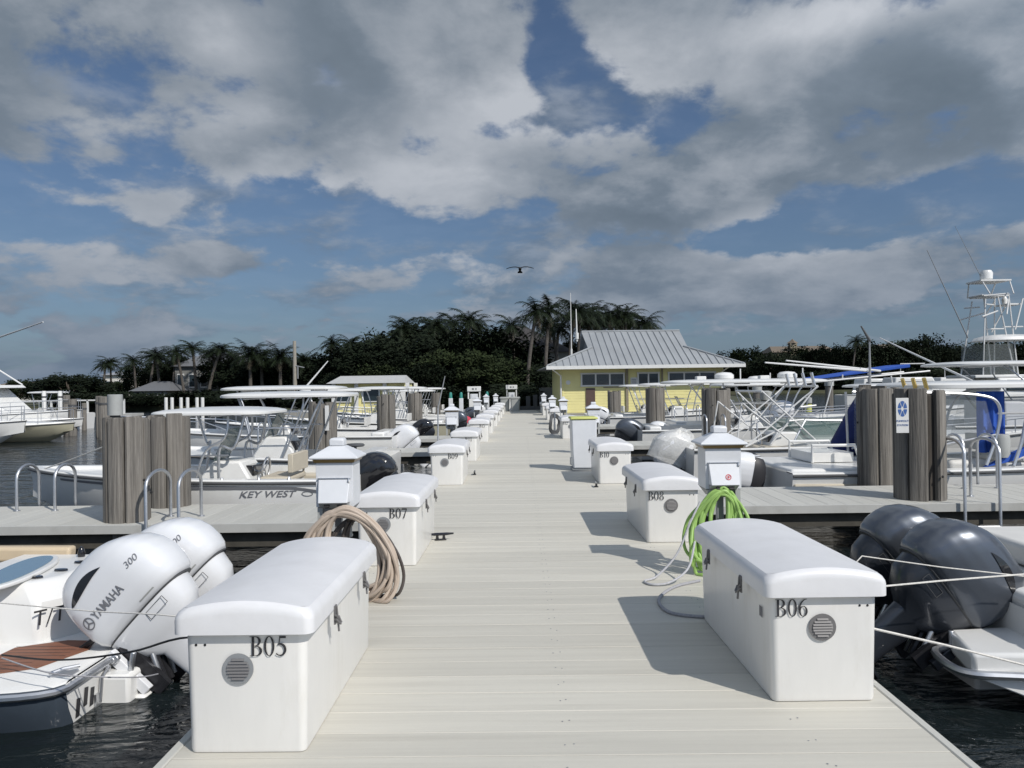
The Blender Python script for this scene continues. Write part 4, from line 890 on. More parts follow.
# long blue bimini with white tubes
t = boat_at('bimini_boat', P(790, 384, 34).x, 34, 1, 'boat under a long sloping royal blue bimini with white tubes')
hull(t, 8.5, 2.8, .95, 'gel', zf=.36); seat(t, 3, 1., .36); console(t, 4.2, .9, .9, .36)
MB().loft([[(-.2, -1.1, 2.30), (4.6, -1.1, 2.86), (4.6, 1.1, 2.86), (-.2, 1.1, 2.30)], [(-.2, -1.1, 2.34), (4.6, -1.1, 3.0), (4.6, 1.1, 3.0), (-.2, 1.1, 2.34)]]).build('bimini', 'blue', t, bevel=.02)
for s in (-1, 1): MB().tube([(-.4, s * 1.12, 2.22), (5.4, s * 1.12, 2.70)], .035, 8).tube([(1, s * 1.1, .95), (1.4, s * 1.1, 2.35)], .03, 8).tube([(4, s * 1.1, 1.0), (3.8, s * 1.1, 2.55)], .03, 8).tube([(1.8, s * 1.1, 2.4), (1.8, s * 1.1, 2.6)], .03, 8).build('bimini_tube', 'pipe', t)
outboard(t, (-.12, 0, .66), R(20), 'eng_w', 'eng_w', 0, vents=False)
# ================================================================== WATER, LAND
wm = bpy.data.materials.new('harbour water'); wm.use_nodes = True; nt = wm.node_tree; b_ = nt.nodes['Principled BSDF']
b_.inputs['Base Color'].default_value = (.008, .012, .013, 1); b_.inputs['Roughness'].default_value = .06; b_.inputs['IOR'].default_value = 1.33
tc = nt.nodes.new('ShaderNodeTexCoord'); prev = None
for sc, st_, dist in ((1.0, .75, .16), (4.5, .6, .035)):
    mp = nt.nodes.new('ShaderNodeMapping'); mp.inputs['Scale'].default_value = (1, 1.7, 1); nt.links.new(tc.outputs['Object'], mp.inputs[0])
    n = nt.nodes.new('ShaderNodeTexNoise'); n.inputs['Scale'].default_value = sc; n.inputs['Detail'].default_value = 4; n.inputs['Distortion'].default_value = .6; nt.links.new(mp.outputs[0], n.inputs['Vector'])
    bu = nt.nodes.new('ShaderNodeBump'); bu.inputs['Strength'].default_value = st_; bu.inputs['Distance'].default_value = dist; nt.links.new(n.outputs['Fac'], bu.inputs['Height'])
    if prev: nt.links.new(prev, bu.inputs['Normal'])
    prev = bu.outputs[0]
nt.links.new(prev, b_.inputs['Normal']); W['water'] = wm
o = MB().add([(-3000, -200, WZ), (3000, -200, WZ), (3000, 4000, WZ), (-3000, 4000, WZ)], [(0, 1, 2, 3)]).build('water', 'water', smooth=0); tag(o, kind='structure')
LZ = -.05
main = [(-17, 56.5), (DX1 + 17, 56.5), (24, 75), (40, 175), (600, 185), (3000, 900), (3000, 3900), (-3000, 3900), (-3000, 500), (-400, 120), (-60, 103), (-34, 92), (-24, 64)]
o = MB().slab(main, -1.5, LZ).build('ground', 'land', smooth=0); tag(o, kind='structure')
path = MB().slab([(DX0 - .3, 55.02), (DX1 + .3, 55.02), (DX1 + 1, 64), (DX0 - 1, 64)], -.2, -.012).build('path', 'conc', smooth=0); tag(path, kind='structure')
edge = [(-34, 92), (-24, 64), (-17, 56.5), (DX0 - .35, 56.5)]
def seawall(p, label):
    m = MB()
    for a, c in zip(p, p[1:]):
        d = Vector((c[0] - a[0], c[1] - a[1], 0)); n = Vector((-d.y, d.x, 0)).normalized() * .2
        m.slab([(a[0] - n.x, a[1] - n.y), (c[0] - n.x, c[1] - n.y), (c[0] + n.x, c[1] + n.y), (a[0] + n.x, a[1] + n.y)], -1.4, .05 + .002 * len(m.v))
    tag(m.build('sea_wall', 'conc', smooth=0), label, 'sea wall')
seawall(edge, 'low concrete sea wall under the dark trees on the beige hose side')
seawall([(DX1 + .35, 56.5), (DX1 + 17, 56.5), (24, 75)], 'low concrete sea wall beyond the yellow house')
# ================================================================== TREES
def frond(m, base, az, el, ln, rn, droop, mat=0, n=9, wid=.5):
    pts = []; p = Vector(base); e = el
    for i in range(n + 1):
        pts.append(p.copy()); d = Vector((math.cos(az) * math.cos(e), math.sin(az) * math.cos(e), math.sin(e))); p = p + d * (ln / n); e -= droop / n * (1.2 if i > n / 2 else .8)
    sd = Vector((-math.sin(az), math.cos(az), 0))
    for i in range(n):
        a, c = pts[i], pts[i + 1]; t = (i + .5) / n; w_ = wid * ln * (.25 + .75 * math.sin(math.pi * min(1, t * .9 + .12))) * .45
        for s in (-1, 1):
            for h in (0, .5):
                q = a.lerp(c, h); tip = q + sd * s * w_ * rn.uniform(.8, 1.1) + (c - a) * .9 + Vector((0, 0, -w_ * rn.uniform(.25, .75)))
                m.add([tuple(q), tuple(a.lerp(c, h + .34)), tuple(tip)], [(0, 1, 2)], mat)
        m.add([tuple(a + Vector((0, 0, .02))), tuple(c), tuple(a + sd * .05)], [(0, 1, 2)], mat)
def make_palm(h, ln, nf, seed, lean=.6, date=False):
    rn = random.Random(seed); t = empty('palm_tree'); az = rn.uniform(0, 6.28)
    tp = [(lean * (k / 8) ** 1.7 * math.cos(az), lean * (k / 8) ** 1.7 * math.sin(az), -.2 + (h + .2) * k / 8) for k in range(9)]
    MB().tube(tp, [.17 + (.13 if k == 0 else 0) - .006 * k for k in range(9)], 9).build('trunk', 'ptrunk', t)
    m = MB(); top = Vector(tp[-1])
    for k in range(nf):
        el = rn.uniform(-.55, 1.25); frond(m, top, 2 * math.pi * k * .382 + rn.uniform(-.2, .2), el, ln * rn.uniform(.8, 1.1), rn, rn.uniform(1.1, 2.0) if el > -.1 else .8, 0)
    for k in range(3): frond(m, top, rn.uniform(0, 6.28), -.9, ln * .7, rn, .6, 1)
    m.build('crown', ['frond', 'frondd'], t, smooth=0); return t
def make_tree(h, r, seed, leaf, n=80, per=92, ls=.19, trunk=True, low=.25, name='broadleaf_tree', flat=.8):
    rn = random.Random(seed); t = empty(name); m = MB()
    cl = []
    for k in range(n):
        a = rn.uniform(0, 6.283); v = rn.uniform(-1, 1); rr = rn.uniform(.45, 1) ** .5; q = math.sqrt(1 - v * v)
        p = Vector((r * rr * q * math.cos(a), r * rr * q * math.sin(a), h * (low + (1 - low) * (.5 + .5 * v * rr * .95))))
        p.x *= 1 + .25 * math.sin(3 * a + seed); p.y *= 1 + .25 * math.cos(2 * a + seed); p.z += rn.uniform(-.06, .06) * h
        cl.append(p)
    for p in cl:
        cr = r * rn.uniform(.16, .34)
        for _ in range(per):
            d = Vector((rn.gauss(0, 1), rn.gauss(0, 1), rn.gauss(0, .75))); d.normalize(); c = p + d * cr * rn.uniform(.35, 1.05)
            if c.z < .05: c.z = .05 + rn.random() * .3
            u = Vector((rn.gauss(0, 1), rn.gauss(0, 1), rn.gauss(0, .6))).normalized(); w_ = u.orthogonal().normalized(); s = ls * rn.uniform(.6, 1.3)
            m.add([tuple(c - u * s), tuple(c + w_ * s * .5), tuple(c + u * s), tuple(c - w_ * s * .5)], [(0, 1, 2, 3)])
    m.build('crown', leaf, t, smooth=0)
    if trunk:
        m = MB(); m.tube([(0, 0, -.2), (.05, 0, h * .2), (.1, .1, h * .42), (.0, .1, h * .65)], [h * .035, h * .028, h * .022, h * .01], 9)
        for k in range(7):
            p = cl[k * 5 % n]; m.tube([(.06, .05, h * (.22 + .04 * k)), tuple(Vector((.06, .05, h * .4)).lerp(p, .5) + Vector((0, 0, -.04 * h))), tuple(p)], [h * .014, h * .009, h * .004], 6)
        m.build('trunk', 'trunk', t)
    return t
PALMS = [make_palm(7.6, 2.2, 34, 1, .9), make_palm(7.2, 2.0, 32, 2, .5), make_palm(6.4, 2.2, 36, 3, 1.3), make_palm(5.2, 2.4, 42, 4, .2)]
TREES = [make_tree(7., 3.6, 11, 'leafa'), make_tree(6.6, 3.9, 12, 'leafc'), make_tree(6., 3.3, 13, 'leafb'), make_tree(7.4, 3.3, 14, 'leafc', n=85)]
BUSH = [make_tree(2.6, 2.3, 21, 'leafa', n=40, trunk=False, low=.02, name='bush', ls=.14, per=95), make_tree(2.3, 2.6, 22, 'leafc', n=40, trunk=False, low=.02, name='bush', ls=.14, per=95)]
for t in PALMS: t['category'] = 'palm tree'
for t in TREES: t['category'] = 'tree'
for t in BUSH: t['category'] = 'bush'
used = set(); rt = random.Random(77)
def plant(src, px, d, top_px, base_h, label, group, wide=1.):
    "put a copy of a tree so that its top reaches a row of the photograph"
    p = P(px, top_px, d); s = max(.3, (p.z - LZ) / base_h); loc = (p.x, d, LZ); rz = rt.uniform(0, 6.28)
    if id(src) in used: c = dup(src, loc, rz, label, group)
    else: used.add(id(src)); c = src; c.location = loc; c.rotation_euler = (0, 0, rz); tag(c, label, None, group)
    c.scale = (s * wide, s * wide, s); return c
# the dark mass behind the dock end
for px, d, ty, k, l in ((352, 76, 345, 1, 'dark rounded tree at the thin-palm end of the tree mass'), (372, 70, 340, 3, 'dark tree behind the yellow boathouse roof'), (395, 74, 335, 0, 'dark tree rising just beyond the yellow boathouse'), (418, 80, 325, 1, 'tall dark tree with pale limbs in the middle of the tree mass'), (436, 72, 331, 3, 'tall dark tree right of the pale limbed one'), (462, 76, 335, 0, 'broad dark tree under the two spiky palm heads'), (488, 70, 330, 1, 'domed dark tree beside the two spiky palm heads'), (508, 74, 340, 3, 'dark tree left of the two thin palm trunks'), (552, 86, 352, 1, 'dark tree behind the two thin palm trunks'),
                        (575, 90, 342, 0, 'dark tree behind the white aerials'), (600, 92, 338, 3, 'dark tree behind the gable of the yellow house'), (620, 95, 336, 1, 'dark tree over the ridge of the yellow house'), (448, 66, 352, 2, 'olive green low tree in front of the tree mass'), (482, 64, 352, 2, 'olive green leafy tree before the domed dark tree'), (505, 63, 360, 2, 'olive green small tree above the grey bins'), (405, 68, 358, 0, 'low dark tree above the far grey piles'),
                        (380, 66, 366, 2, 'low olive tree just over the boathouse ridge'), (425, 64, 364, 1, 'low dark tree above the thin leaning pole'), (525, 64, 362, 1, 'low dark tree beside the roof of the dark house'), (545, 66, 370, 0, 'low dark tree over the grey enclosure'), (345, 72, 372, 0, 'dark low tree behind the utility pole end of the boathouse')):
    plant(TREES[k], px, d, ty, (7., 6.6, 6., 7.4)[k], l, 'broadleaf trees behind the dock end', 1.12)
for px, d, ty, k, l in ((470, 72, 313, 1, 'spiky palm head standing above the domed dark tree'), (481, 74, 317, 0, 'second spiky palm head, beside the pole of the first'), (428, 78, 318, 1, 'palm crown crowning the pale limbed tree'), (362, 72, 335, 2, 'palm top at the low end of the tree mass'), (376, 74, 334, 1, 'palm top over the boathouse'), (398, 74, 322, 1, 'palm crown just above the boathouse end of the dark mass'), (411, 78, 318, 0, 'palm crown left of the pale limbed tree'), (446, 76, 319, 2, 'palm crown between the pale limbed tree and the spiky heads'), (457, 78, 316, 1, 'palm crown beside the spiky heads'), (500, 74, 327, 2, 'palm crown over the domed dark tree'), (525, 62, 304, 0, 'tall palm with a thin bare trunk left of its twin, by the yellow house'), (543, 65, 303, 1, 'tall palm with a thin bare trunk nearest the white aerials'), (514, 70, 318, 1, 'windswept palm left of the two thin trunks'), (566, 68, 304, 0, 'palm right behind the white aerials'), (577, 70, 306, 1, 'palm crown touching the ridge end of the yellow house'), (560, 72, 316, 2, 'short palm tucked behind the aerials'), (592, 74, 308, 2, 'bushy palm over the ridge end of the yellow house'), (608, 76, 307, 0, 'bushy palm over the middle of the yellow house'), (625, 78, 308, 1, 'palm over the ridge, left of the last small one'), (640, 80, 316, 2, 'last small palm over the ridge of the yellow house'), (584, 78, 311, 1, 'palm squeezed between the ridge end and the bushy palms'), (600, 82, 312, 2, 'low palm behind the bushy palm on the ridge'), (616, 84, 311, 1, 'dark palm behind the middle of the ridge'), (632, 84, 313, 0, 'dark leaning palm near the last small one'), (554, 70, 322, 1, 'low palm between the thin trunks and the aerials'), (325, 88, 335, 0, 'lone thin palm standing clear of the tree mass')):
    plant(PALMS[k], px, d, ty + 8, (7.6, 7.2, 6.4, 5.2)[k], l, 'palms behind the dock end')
# the shore on the beige hose side
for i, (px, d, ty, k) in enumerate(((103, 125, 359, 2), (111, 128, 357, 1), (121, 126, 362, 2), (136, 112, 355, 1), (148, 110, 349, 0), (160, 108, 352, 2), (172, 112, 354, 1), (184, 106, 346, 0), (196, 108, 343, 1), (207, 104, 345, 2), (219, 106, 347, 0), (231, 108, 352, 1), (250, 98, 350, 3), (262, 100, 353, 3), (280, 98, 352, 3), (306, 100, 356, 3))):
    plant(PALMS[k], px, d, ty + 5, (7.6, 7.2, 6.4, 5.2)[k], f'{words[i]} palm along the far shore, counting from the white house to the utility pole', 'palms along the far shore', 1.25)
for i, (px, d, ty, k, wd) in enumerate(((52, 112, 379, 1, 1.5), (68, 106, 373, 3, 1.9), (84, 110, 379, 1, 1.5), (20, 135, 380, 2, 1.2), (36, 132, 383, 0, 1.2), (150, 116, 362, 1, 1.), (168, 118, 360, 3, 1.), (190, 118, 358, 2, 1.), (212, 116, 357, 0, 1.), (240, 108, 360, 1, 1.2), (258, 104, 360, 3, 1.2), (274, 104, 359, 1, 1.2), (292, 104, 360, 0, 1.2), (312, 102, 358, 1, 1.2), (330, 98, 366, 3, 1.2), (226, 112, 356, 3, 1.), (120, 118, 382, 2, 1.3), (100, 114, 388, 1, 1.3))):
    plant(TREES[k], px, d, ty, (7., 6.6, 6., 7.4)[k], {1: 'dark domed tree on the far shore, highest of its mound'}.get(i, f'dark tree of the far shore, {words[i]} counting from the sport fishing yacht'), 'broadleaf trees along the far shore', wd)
for i in range(24):
    px = 60 + i * 12; d = 97 if px < 190 else 92 - (px - 190) * .14
    plant(BUSH[i % 2], px, d, 398 - (px - 60) * .022 + rt.uniform(-6, 3), 2.5, f'low dark bush on the far shore water edge, {words[i] if i < 20 else words[i - 20] + " past the pole"}', 'bushes along the far water edge', 2.)
for i in range(16):
    px = 338 + i * 14
    plant(BUSH[i % 2], px, 59.5 + (i % 3), 389 + rt.uniform(-6, 5), 2.5, f'dark bush behind the dock end, {words[i]} from the boathouse', 'bushes behind the dock end', 1.6)
# wooded bank on the green hose side
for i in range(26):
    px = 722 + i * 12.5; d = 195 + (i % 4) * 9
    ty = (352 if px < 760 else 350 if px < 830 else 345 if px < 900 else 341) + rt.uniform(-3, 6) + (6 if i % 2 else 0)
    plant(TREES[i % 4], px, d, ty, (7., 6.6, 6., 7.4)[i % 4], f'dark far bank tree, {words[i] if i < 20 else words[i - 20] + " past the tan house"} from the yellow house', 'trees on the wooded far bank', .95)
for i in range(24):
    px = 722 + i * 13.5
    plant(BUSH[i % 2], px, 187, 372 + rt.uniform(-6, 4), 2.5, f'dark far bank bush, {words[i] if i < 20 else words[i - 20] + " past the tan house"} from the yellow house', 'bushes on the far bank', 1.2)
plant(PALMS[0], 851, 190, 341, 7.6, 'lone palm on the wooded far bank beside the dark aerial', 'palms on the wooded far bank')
# ================================================================== BUILDINGS
# yellow dock house with a Dutch gable roof
HY = 47.5; p = P(643, 384, HY)
t = empty('yellow_house', (p.x, HY, 0), R(2.0), 'yellow dock house with grey metal hip and gable roof', 'house')
hw, dp, ez = 4.85, 8., 2.76
MB().box(-hw, hw, 0, dp, .02, ez + .1).build('wall', 'ywall', t)
m = MB()
for k in range(16): m.box(-hw - .012, hw + .012, -.014, -.002, .06 + k * .165, .06 + k * .165 + .012)
for x in (-hw - .015, hw - .075): m.box(x, x + .09, -.03, -.016, .03, ez)
m.build('wall_trim', 'ywall', t, smooth=0)
ov, rz_ = 1.0, 5.1
xe, ye0, ye1 = hw + ov, -ov, dp + ov; rh, gx, gz = hw - 1.7, hw - 2.0, 3.95
fz = (gz - ez) / (rz_ - ez); yc = dp / 2
def yy(z, s): return yc + s * (yc + ov) * (1 - (z - ez) / (rz_ - ez) * 1.0)
m = MB()
A, Bp, C, D = (-xe, ye0, ez), (xe, ye0, ez), (xe, ye1, ez), (-xe, ye1, ez)
gl, gr = (-gx, yy(gz, -1), gz), (gx, yy(gz, -1), gz); gl2, gr2 = (-gx, yy(gz, 1), gz), (gx, yy(gz, 1), gz)
kl, kr = (-rh, yc, rz_), (rh, yc, rz_); el_, er_ = (-gx - .25, yy(gz, -1), gz), (gx + .25, yy(gz, -1), gz); el2, er2 = (-gx - .25, yy(gz, 1), gz), (gx + .25, yy(gz, 1), gz)
kl, kr = (-gx - .35, yc, rz_), (gx + .35, yc, rz_)
m.add([A, Bp, gr, er_, kr, kl, el_, gl], [tuple(range(8))]); m.add([D, C, gr2, er2, kr, kl, el2, gl2], [tuple(range(7, -1, -1))]); m.add([A, gl, gl2, D], [(0, 1, 2, 3)]); m.add([Bp, C, gr2, gr], [(0, 1, 2, 3)])
m.add([(-gx, yy(gz, -1), gz), (-gx, yc, rz_ - .02), (-gx, yy(gz, 1), gz)], [(0, 1, 2)], 1); m.add([(gx, yy(gz, -1), gz), (gx, yc, rz_ - .02), (gx, yy(gz, 1), gz)], [(0, 1, 2)], 1)
roof = m.build('roof', ['roof', 'roof'], t, smooth=0); so_ = roof.modifiers.new('thickness', 'SOLIDIFY'); so_.thickness = .06; so_.offset = 0
m = MB()
for k in range(28):
    x = -xe + .2 + k * (2 * xe - .4) / 27
    f = min(1, max(0, (xe - abs(x)) / (xe - gx))); z1 = ez + (gz - ez) * f
    m.tube([(x, ye0, ez + .07), (x, yy(z1, -1), z1 + .07)], .028, 4)
    if abs(x) < gx + .2: m.tube([(x, yy(gz, -1), gz + .07), (x, yc, rz_ + .07)], .028, 4)
for s in (-1, 1): m.tube([(s * xe, ye0, ez + .07), (s * gx, yy(gz, -1), gz + .08)], .06, 6)
m.tube([(-gx - .35, yc, rz_ + .06), (gx + .35, yc, rz_ + .06)], .07, 6); m.build('seam', 'roof', roof, smooth=0)
MB().box(-xe - .02, xe + .02, ye0 - .12, ye0 - .005, ez - .14, ez + .06).tube([(-xe + .3, ye0, ez - .1), (-hw - .1, -.15, ez - .5), (-hw - .1, -.1, .1)], .05, 8).tube([(hw + .1, ye0 + .1, ez - .1), (hw - .12, -.12, ez - .4), (hw - .12, -.1, .1)], .05, 8).build('gutter', 'trimw', roof, smooth=0)
for k, (x0, x1) in enumerate(((-3.7, -1.15), (-.3, .95), (1.55, 4.35))):
    z0 = 1.62 + 4 / 16.6 if k != 1 else 1.62
    n = 3 if k != 1 else 2; f = MB(); z0, z1 = (1.68, 2.32)
    f.box(x0 - .07, x1 + .07, -.06, -.016, z1, z1 + .09).box(x0 - .07, x1 + .07, -.07, -.016, z0 - .09, z0)
    for q in range(n + 1): xx = x0 + (x1 - x0) * q / n; f.box(xx - .045, xx + .045, -.06, -.016, z0, z1)
    w_ = f.build('window', 'trimw', t, smooth=0); g = MB().box(x0, x1, -.03, -.018, z0, z1).build('pane', 'glass', w_, smooth=0)
    if k != 1:
        h = MB()
        for q in range(9): h.box(x0 + .06, x1 - .06, -.04, -.032, z0 + .04 + q * .066, z0 + .05 + q * .066)
        h.build('shutter_slats', 'grey', w_, smooth=0)
MB().box(-3.45, -2.9, -.06, -.016, .1, 1.5).build('door', 'brown', t, smooth=0)
MB().box(-2.4, -1.2, -.05, -.016, 1.50, 1.56).box(1.1, 1.2, -.1, -.02, .1, ez).box(-1.05, -.9, -.1, -.02, .1, ez).build('wall_boards', 'stuccot', t, smooth=0)
m = MB().box(-.75, -.35, -.04, -.016, 1.55, 2.1); o = m.build('notice_board', 'trimw', t, smooth=0); h = MB()
for q in range(4): h.box(-.70, -.40, -.044, -.041, 1.64 + q * .11, 1.69 + q * .11)
h.build('notice_print', 'inkg', o, smooth=0)
MB().lathe([(.13, 0), (.15, -.06), (.08, -.14)], 14, (-hw + .35, -.03, 1.85), axis='y').build('wall_lamp', 'trimw', t)
b = MB()
for k in range(8): b.box(-hw - 1 + k * 1.6, -hw - .8 + k * 1.6, .2, .4, -2, -.2)
b.box(-hw - 1.2, hw + 1.2, -1.2, dp, -.22, .015).build('platform', 'conc', t, smooth=0)
# aerials by its gable
for px, ty, by, l, r_ in ((570.5, 293, 352, 'tall thin white aerial beside the gable of the yellow house', .035), (576, 309, 336, 'short thick white aerial at the ridge of the yellow house', .06)):
    d = HY + 3.3; a, c = P(px, ty, d), P(px + 1, by, d); o = MB().tube([(a.x - c.x, 0, a.z - c.z), (0, 0, -.35)], [r_ * .5, r_], 8).lathe([(r_ * 1.8, -.2), (r_ * 1.8, .2)], 10).build('aerial', 'trimw', None, (c.x, d, c.z)); tag(o, l, 'aerial')
# house roofs behind
def house(px, d, wpx, wall_top, ridge, label, wm_, rm, rot=0., dep=9., hip=.5, name='house', over=.5, nwin=4):
    x0, x1 = P(px - wpx / 2, 384, d).x, P(px + wpx / 2, 384, d).x; zt, zr = P(px, wall_top, d).z, P(px, ridge, d).z; w2 = (x1 - x0) / 2
    t = empty(name, ((x0 + x1) / 2, d, LZ), rot, label, 'house'); zt -= LZ; zr -= LZ
    MB().box(-w2, w2, 0, dep, -.1, zt).build('wall', wm_, t, smooth=0)
    o = over; MB().add([(-w2 - o, -o, zt), (w2 + o, -o, zt), (w2 + o, dep + o, zt), (-w2 - o, dep + o, zt), (-w2 + hip * w2, dep / 2, zr), (w2 - hip * w2, dep / 2, zr)], [(0, 1, 5, 4), (2, 3, 4, 5), (3, 0, 4), (1, 2, 5), (0, 3, 2, 1)]).build('roof', rm, t, smooth=0)
    for k in range(nwin):
        x = -w2 + (k + .5) * 2 * w2 / nwin; ww = min(.7, w2 / nwin * .5)
        f = MB().box(x - ww - .08, x + ww + .08, -.08, -.004, zt * .42, zt * .8).build('window', 'trimw', t, smooth=0); MB().box(x - ww, x + ww, -.1, -.082, zt * .45, zt * .77).build('pane', 'glass', f, smooth=0)
    return t
house(118, 135, 30, 375, 371, 'white flat topped house behind three small palms', 'stucco', 'roofg', hip=.05, nwin=3)
house(150, 102, 32, 391, 381, 'house with a grey hip roof behind the far shore palms', 'stuccog', 'roofs', .1, nwin=3)
house(210, 112, 70, 366, 352, 'large grey house hidden behind shore palms', 'stuccog', 'roofs', nwin=6)
house(532, 74, 80, 352, 322, 'dark roofed house behind the two thin palm trunks', 'stuccog', 'roofd', .3, hip=.8, nwin=3)
house(806, 215, 64, 352, 345, 'tan hilltop mansion with a small cupola on the far bank', 'stuccot', 'roofb', hip=.1, nwin=6, dep=12)
c = [o for o in bpy.data.objects if o.get('label', '').startswith('tan hilltop mansion')][0]
zt = P(806, 340, 215).z - LZ; MB().box(-4.2, -2.4, -.5, 1.5, 4, zt - .8).build('tower', 'stuccot', c); MB().lathe([(1.7, zt - .8), (.6, zt - .1), (.05, zt + .4)], 4, (-3.3, .5, 0)).build('tower_roof', 'roofb', c)
house(908, 210, 44, 348, 343, 'tan house with a long flat roof on the far bank', 'stuccot', 'roofb', hip=.1, nwin=5, dep=12)
house(16, 160, 60, 388, 382, 'pale low house behind the sport fishing yacht', 'stucco', 'roofb', hip=.3, nwin=4)
# boathouse with yellow walls
BD = 44.; x0, x1 = P(330, 384, BD).x, P(411, 384, BD).x
t = empty('boathouse', ((x0 + x1) / 2 - .0, BD, 0), 0, 'low yellow boathouse with pale grey roof by the far piles', 'boathouse'); w2 = (x1 - x0) / 2
m = MB()
for x in (-w2 + .2, -w2 * .35, w2 * .35, w2 - .2):
    for yv in (0, 3.5): m.box(x - .1, x + .1, yv - .1, yv + .1, -2.2, 1.95)
m.build('post', 'trimw', t, smooth=0)
MB().box(-w2 + .3, w2 - .4, .2, 3.4, .02, 1.93).build('wall', 'ywall', t)
MB().box(-w2 + .1, w2 - .1, -.3, 3.8, -.2, .015).build('platform', 'conc', t)
MB().box(w2 - .9, w2 - .05, -.1, 1., .02, 1.72).build('white_annex', 'trimw', t)
for x in (-1.6, .0): f = MB().box(x - .5, x + .5, .12, .196, .9, 1.7).build('window', 'trimw', t, smooth=0); MB().box(x - .42, x + .42, .10, .118, .97, 1.63).build('pane', 'glass', f, smooth=0)
MB().add([(-w2 - .1, -.5, 1.95), (w2 - .3, -.5, 1.95), (w2 - .3, 4, 1.95), (-w2 - .1, 4, 1.95), (-w2 + .2, 1.75, 2.4), (w2 - .5, 1.75, 2.4)], [(0, 1, 5, 4), (2, 3, 4, 5), (3, 0, 4), (1, 2, 5), (0, 3, 2, 1)]).build('roof', 'roofp', t, smooth=0)
# utility pole
p = P(295, 341, 72); o = empty('utility_pole', (P(295, 384, 72).x, 72, LZ), 0, 'bare utility pole with a small bracket among the shore trees', 'utility pole')
MB().tube([(0, 0, -.3), (0, 0, p.z - LZ)], [.2, .15], 10).build('post', 'post', o); MB().tube([(0, -.1, p.z - 2.2), (.9, -.1, p.z - 2.4)], .05, 6).tube([(.3, -.1, p.z - 2.3), (.3, -.1, p.z - 3.4)], .07, 6).build('bracket', 'grey', o)
# ================================================================== DOCK END
def bin_(px, d, label):
    t = empty('waste_bin', (P(px, 384, d).x, d, .003), 0, label, 'bin', 'grey bins at the dock end')
    MB().loft([[(a * .82, c * .82, 0) for a, c in selip(.33, .33, 6)], [(a, c, .86) for a, c in selip(.33, .33, 6)]]).build('bin_body', 'bin', t); MB().loft([[(a, c, .862) for a, c in selip(.37, .37, 6)], [(a, c, .93) for a, c in selip(.37, .37, 6)], [(a, c, .97) for a, c in selip(.28, .28, 6)]]).build('lid', 'bin', t)
bin_(504.5, 53., 'grey waste bin nearest the dock boxes at the dock end'); bin_(515, 52.6, 'grey waste bin under the small high sign at the dock end')
def dispenser(px, d, ty, label):
    z = P(px, ty, d).z; t = empty('fuel_dispenser', (P(px, 384, d).x, d, .003), 0, label, 'fuel dispenser')
    MB().box(-.3, .3, -.2, .2, 0, .95).build('lower_cabinet', 'trimw', t, bevel=.02)
    m = MB()
    for s in (-1, 1): m.box(s * .33 - .04, s * .33 + .04, -.1, .1, .955, z - .3)
    m.build('side_post', 'trimw', t, smooth=0)
    h = MB().box(-.40, .40, -.16, .16, z - .3, z).build('header_sign', 'trimw', t, bevel=.02); MB().box(-.12, .0, -.166, -.162, z - .2, z - .1).box(.08, .16, -.166, -.162, z - .2, z - .1).build('header_mark', 'inkg', h, smooth=0)
    MB().box(-.22, .22, -.12, .12, .955, 1.25).box(-.15, .15, -.14, -.122, 1.0, 1.2).build('meter_housing', 'cab', t, bevel=.01)
    MB().tube(smooth_path([(.36, 0, 1.3), (.48, -.1, .9), (.42, -.1, .3), (.36, 0, .7)], 5), .025, 6).build('fuel_hose', 'black', t)
dispenser(474, 46.8, 386.5, 'white fuel dispenser under an arch shaped header'); dispenser(511.5, 55.5, 385, 'fuel dispenser with a small high sign behind the grey bins')
for px, d, l in ((461, 47, 'teal topped white post beside the fuel dispenser'), (487, 50.5, 'teal topped post behind the tiny pedestal'), (450.5, 47.5, 'tan lantern post left of the teal topped post')):
    t = empty('marker_post', (P(px, 384, d).x, d, .003), 0, l, 'post'); k = 'teal' if 'teal' in l else 'stuccot'
    MB().box(-.12, .12, -.12, .12, -1.2, 1.0).build('post', 'cab' if k == 'teal' else k, t, bevel=.02); MB().lathe([(.1, 1.002), (.09, 1.28), (.05, 1.36)], 10).build('cap', k, t)
# grey enclosure with emblem
p = P(552, 384, 56.2); t = empty('utility_enclosure', (p.x + .35, 57, 0), 0, 'plain grey enclosure wall with a round mark beside the yellow house', 'enclosure')
MB().box(-1.2, 1.3, 0, 2., LZ, 1.55).build('wall', 'stuccog', t); MB().lathe([(.16, 0), (.17, -.02)], 16, (.1, -.001, .9), axis='y').build('round_mark', 'dgrey', t)
for k, px in enumerate((528, 535, 541)):
    t = MB().box(-.16, .16, -.16, .16, 0, 1.0 + .1 * (k % 2)).build('gate_post', 'dgrey', None, (P(px, 384, 56.3).x, 56.3, LZ), bevel=.03); tag(t, ['short dark gate post nearest the bins', 'taller dark gate post, middle of three', 'short dark gate post beside the grey enclosure'][k], 'gate post', 'dark gate posts at the dock end')
t = MB().slab([(-.05, 56.0), (2.6, 56.0), (2.6, 56.2), (-.05, 56.2)], -.01, .26).build('low_wall', 'dgrey'); tag(t, 'low dark kerb wall closing the dock end', 'low wall')
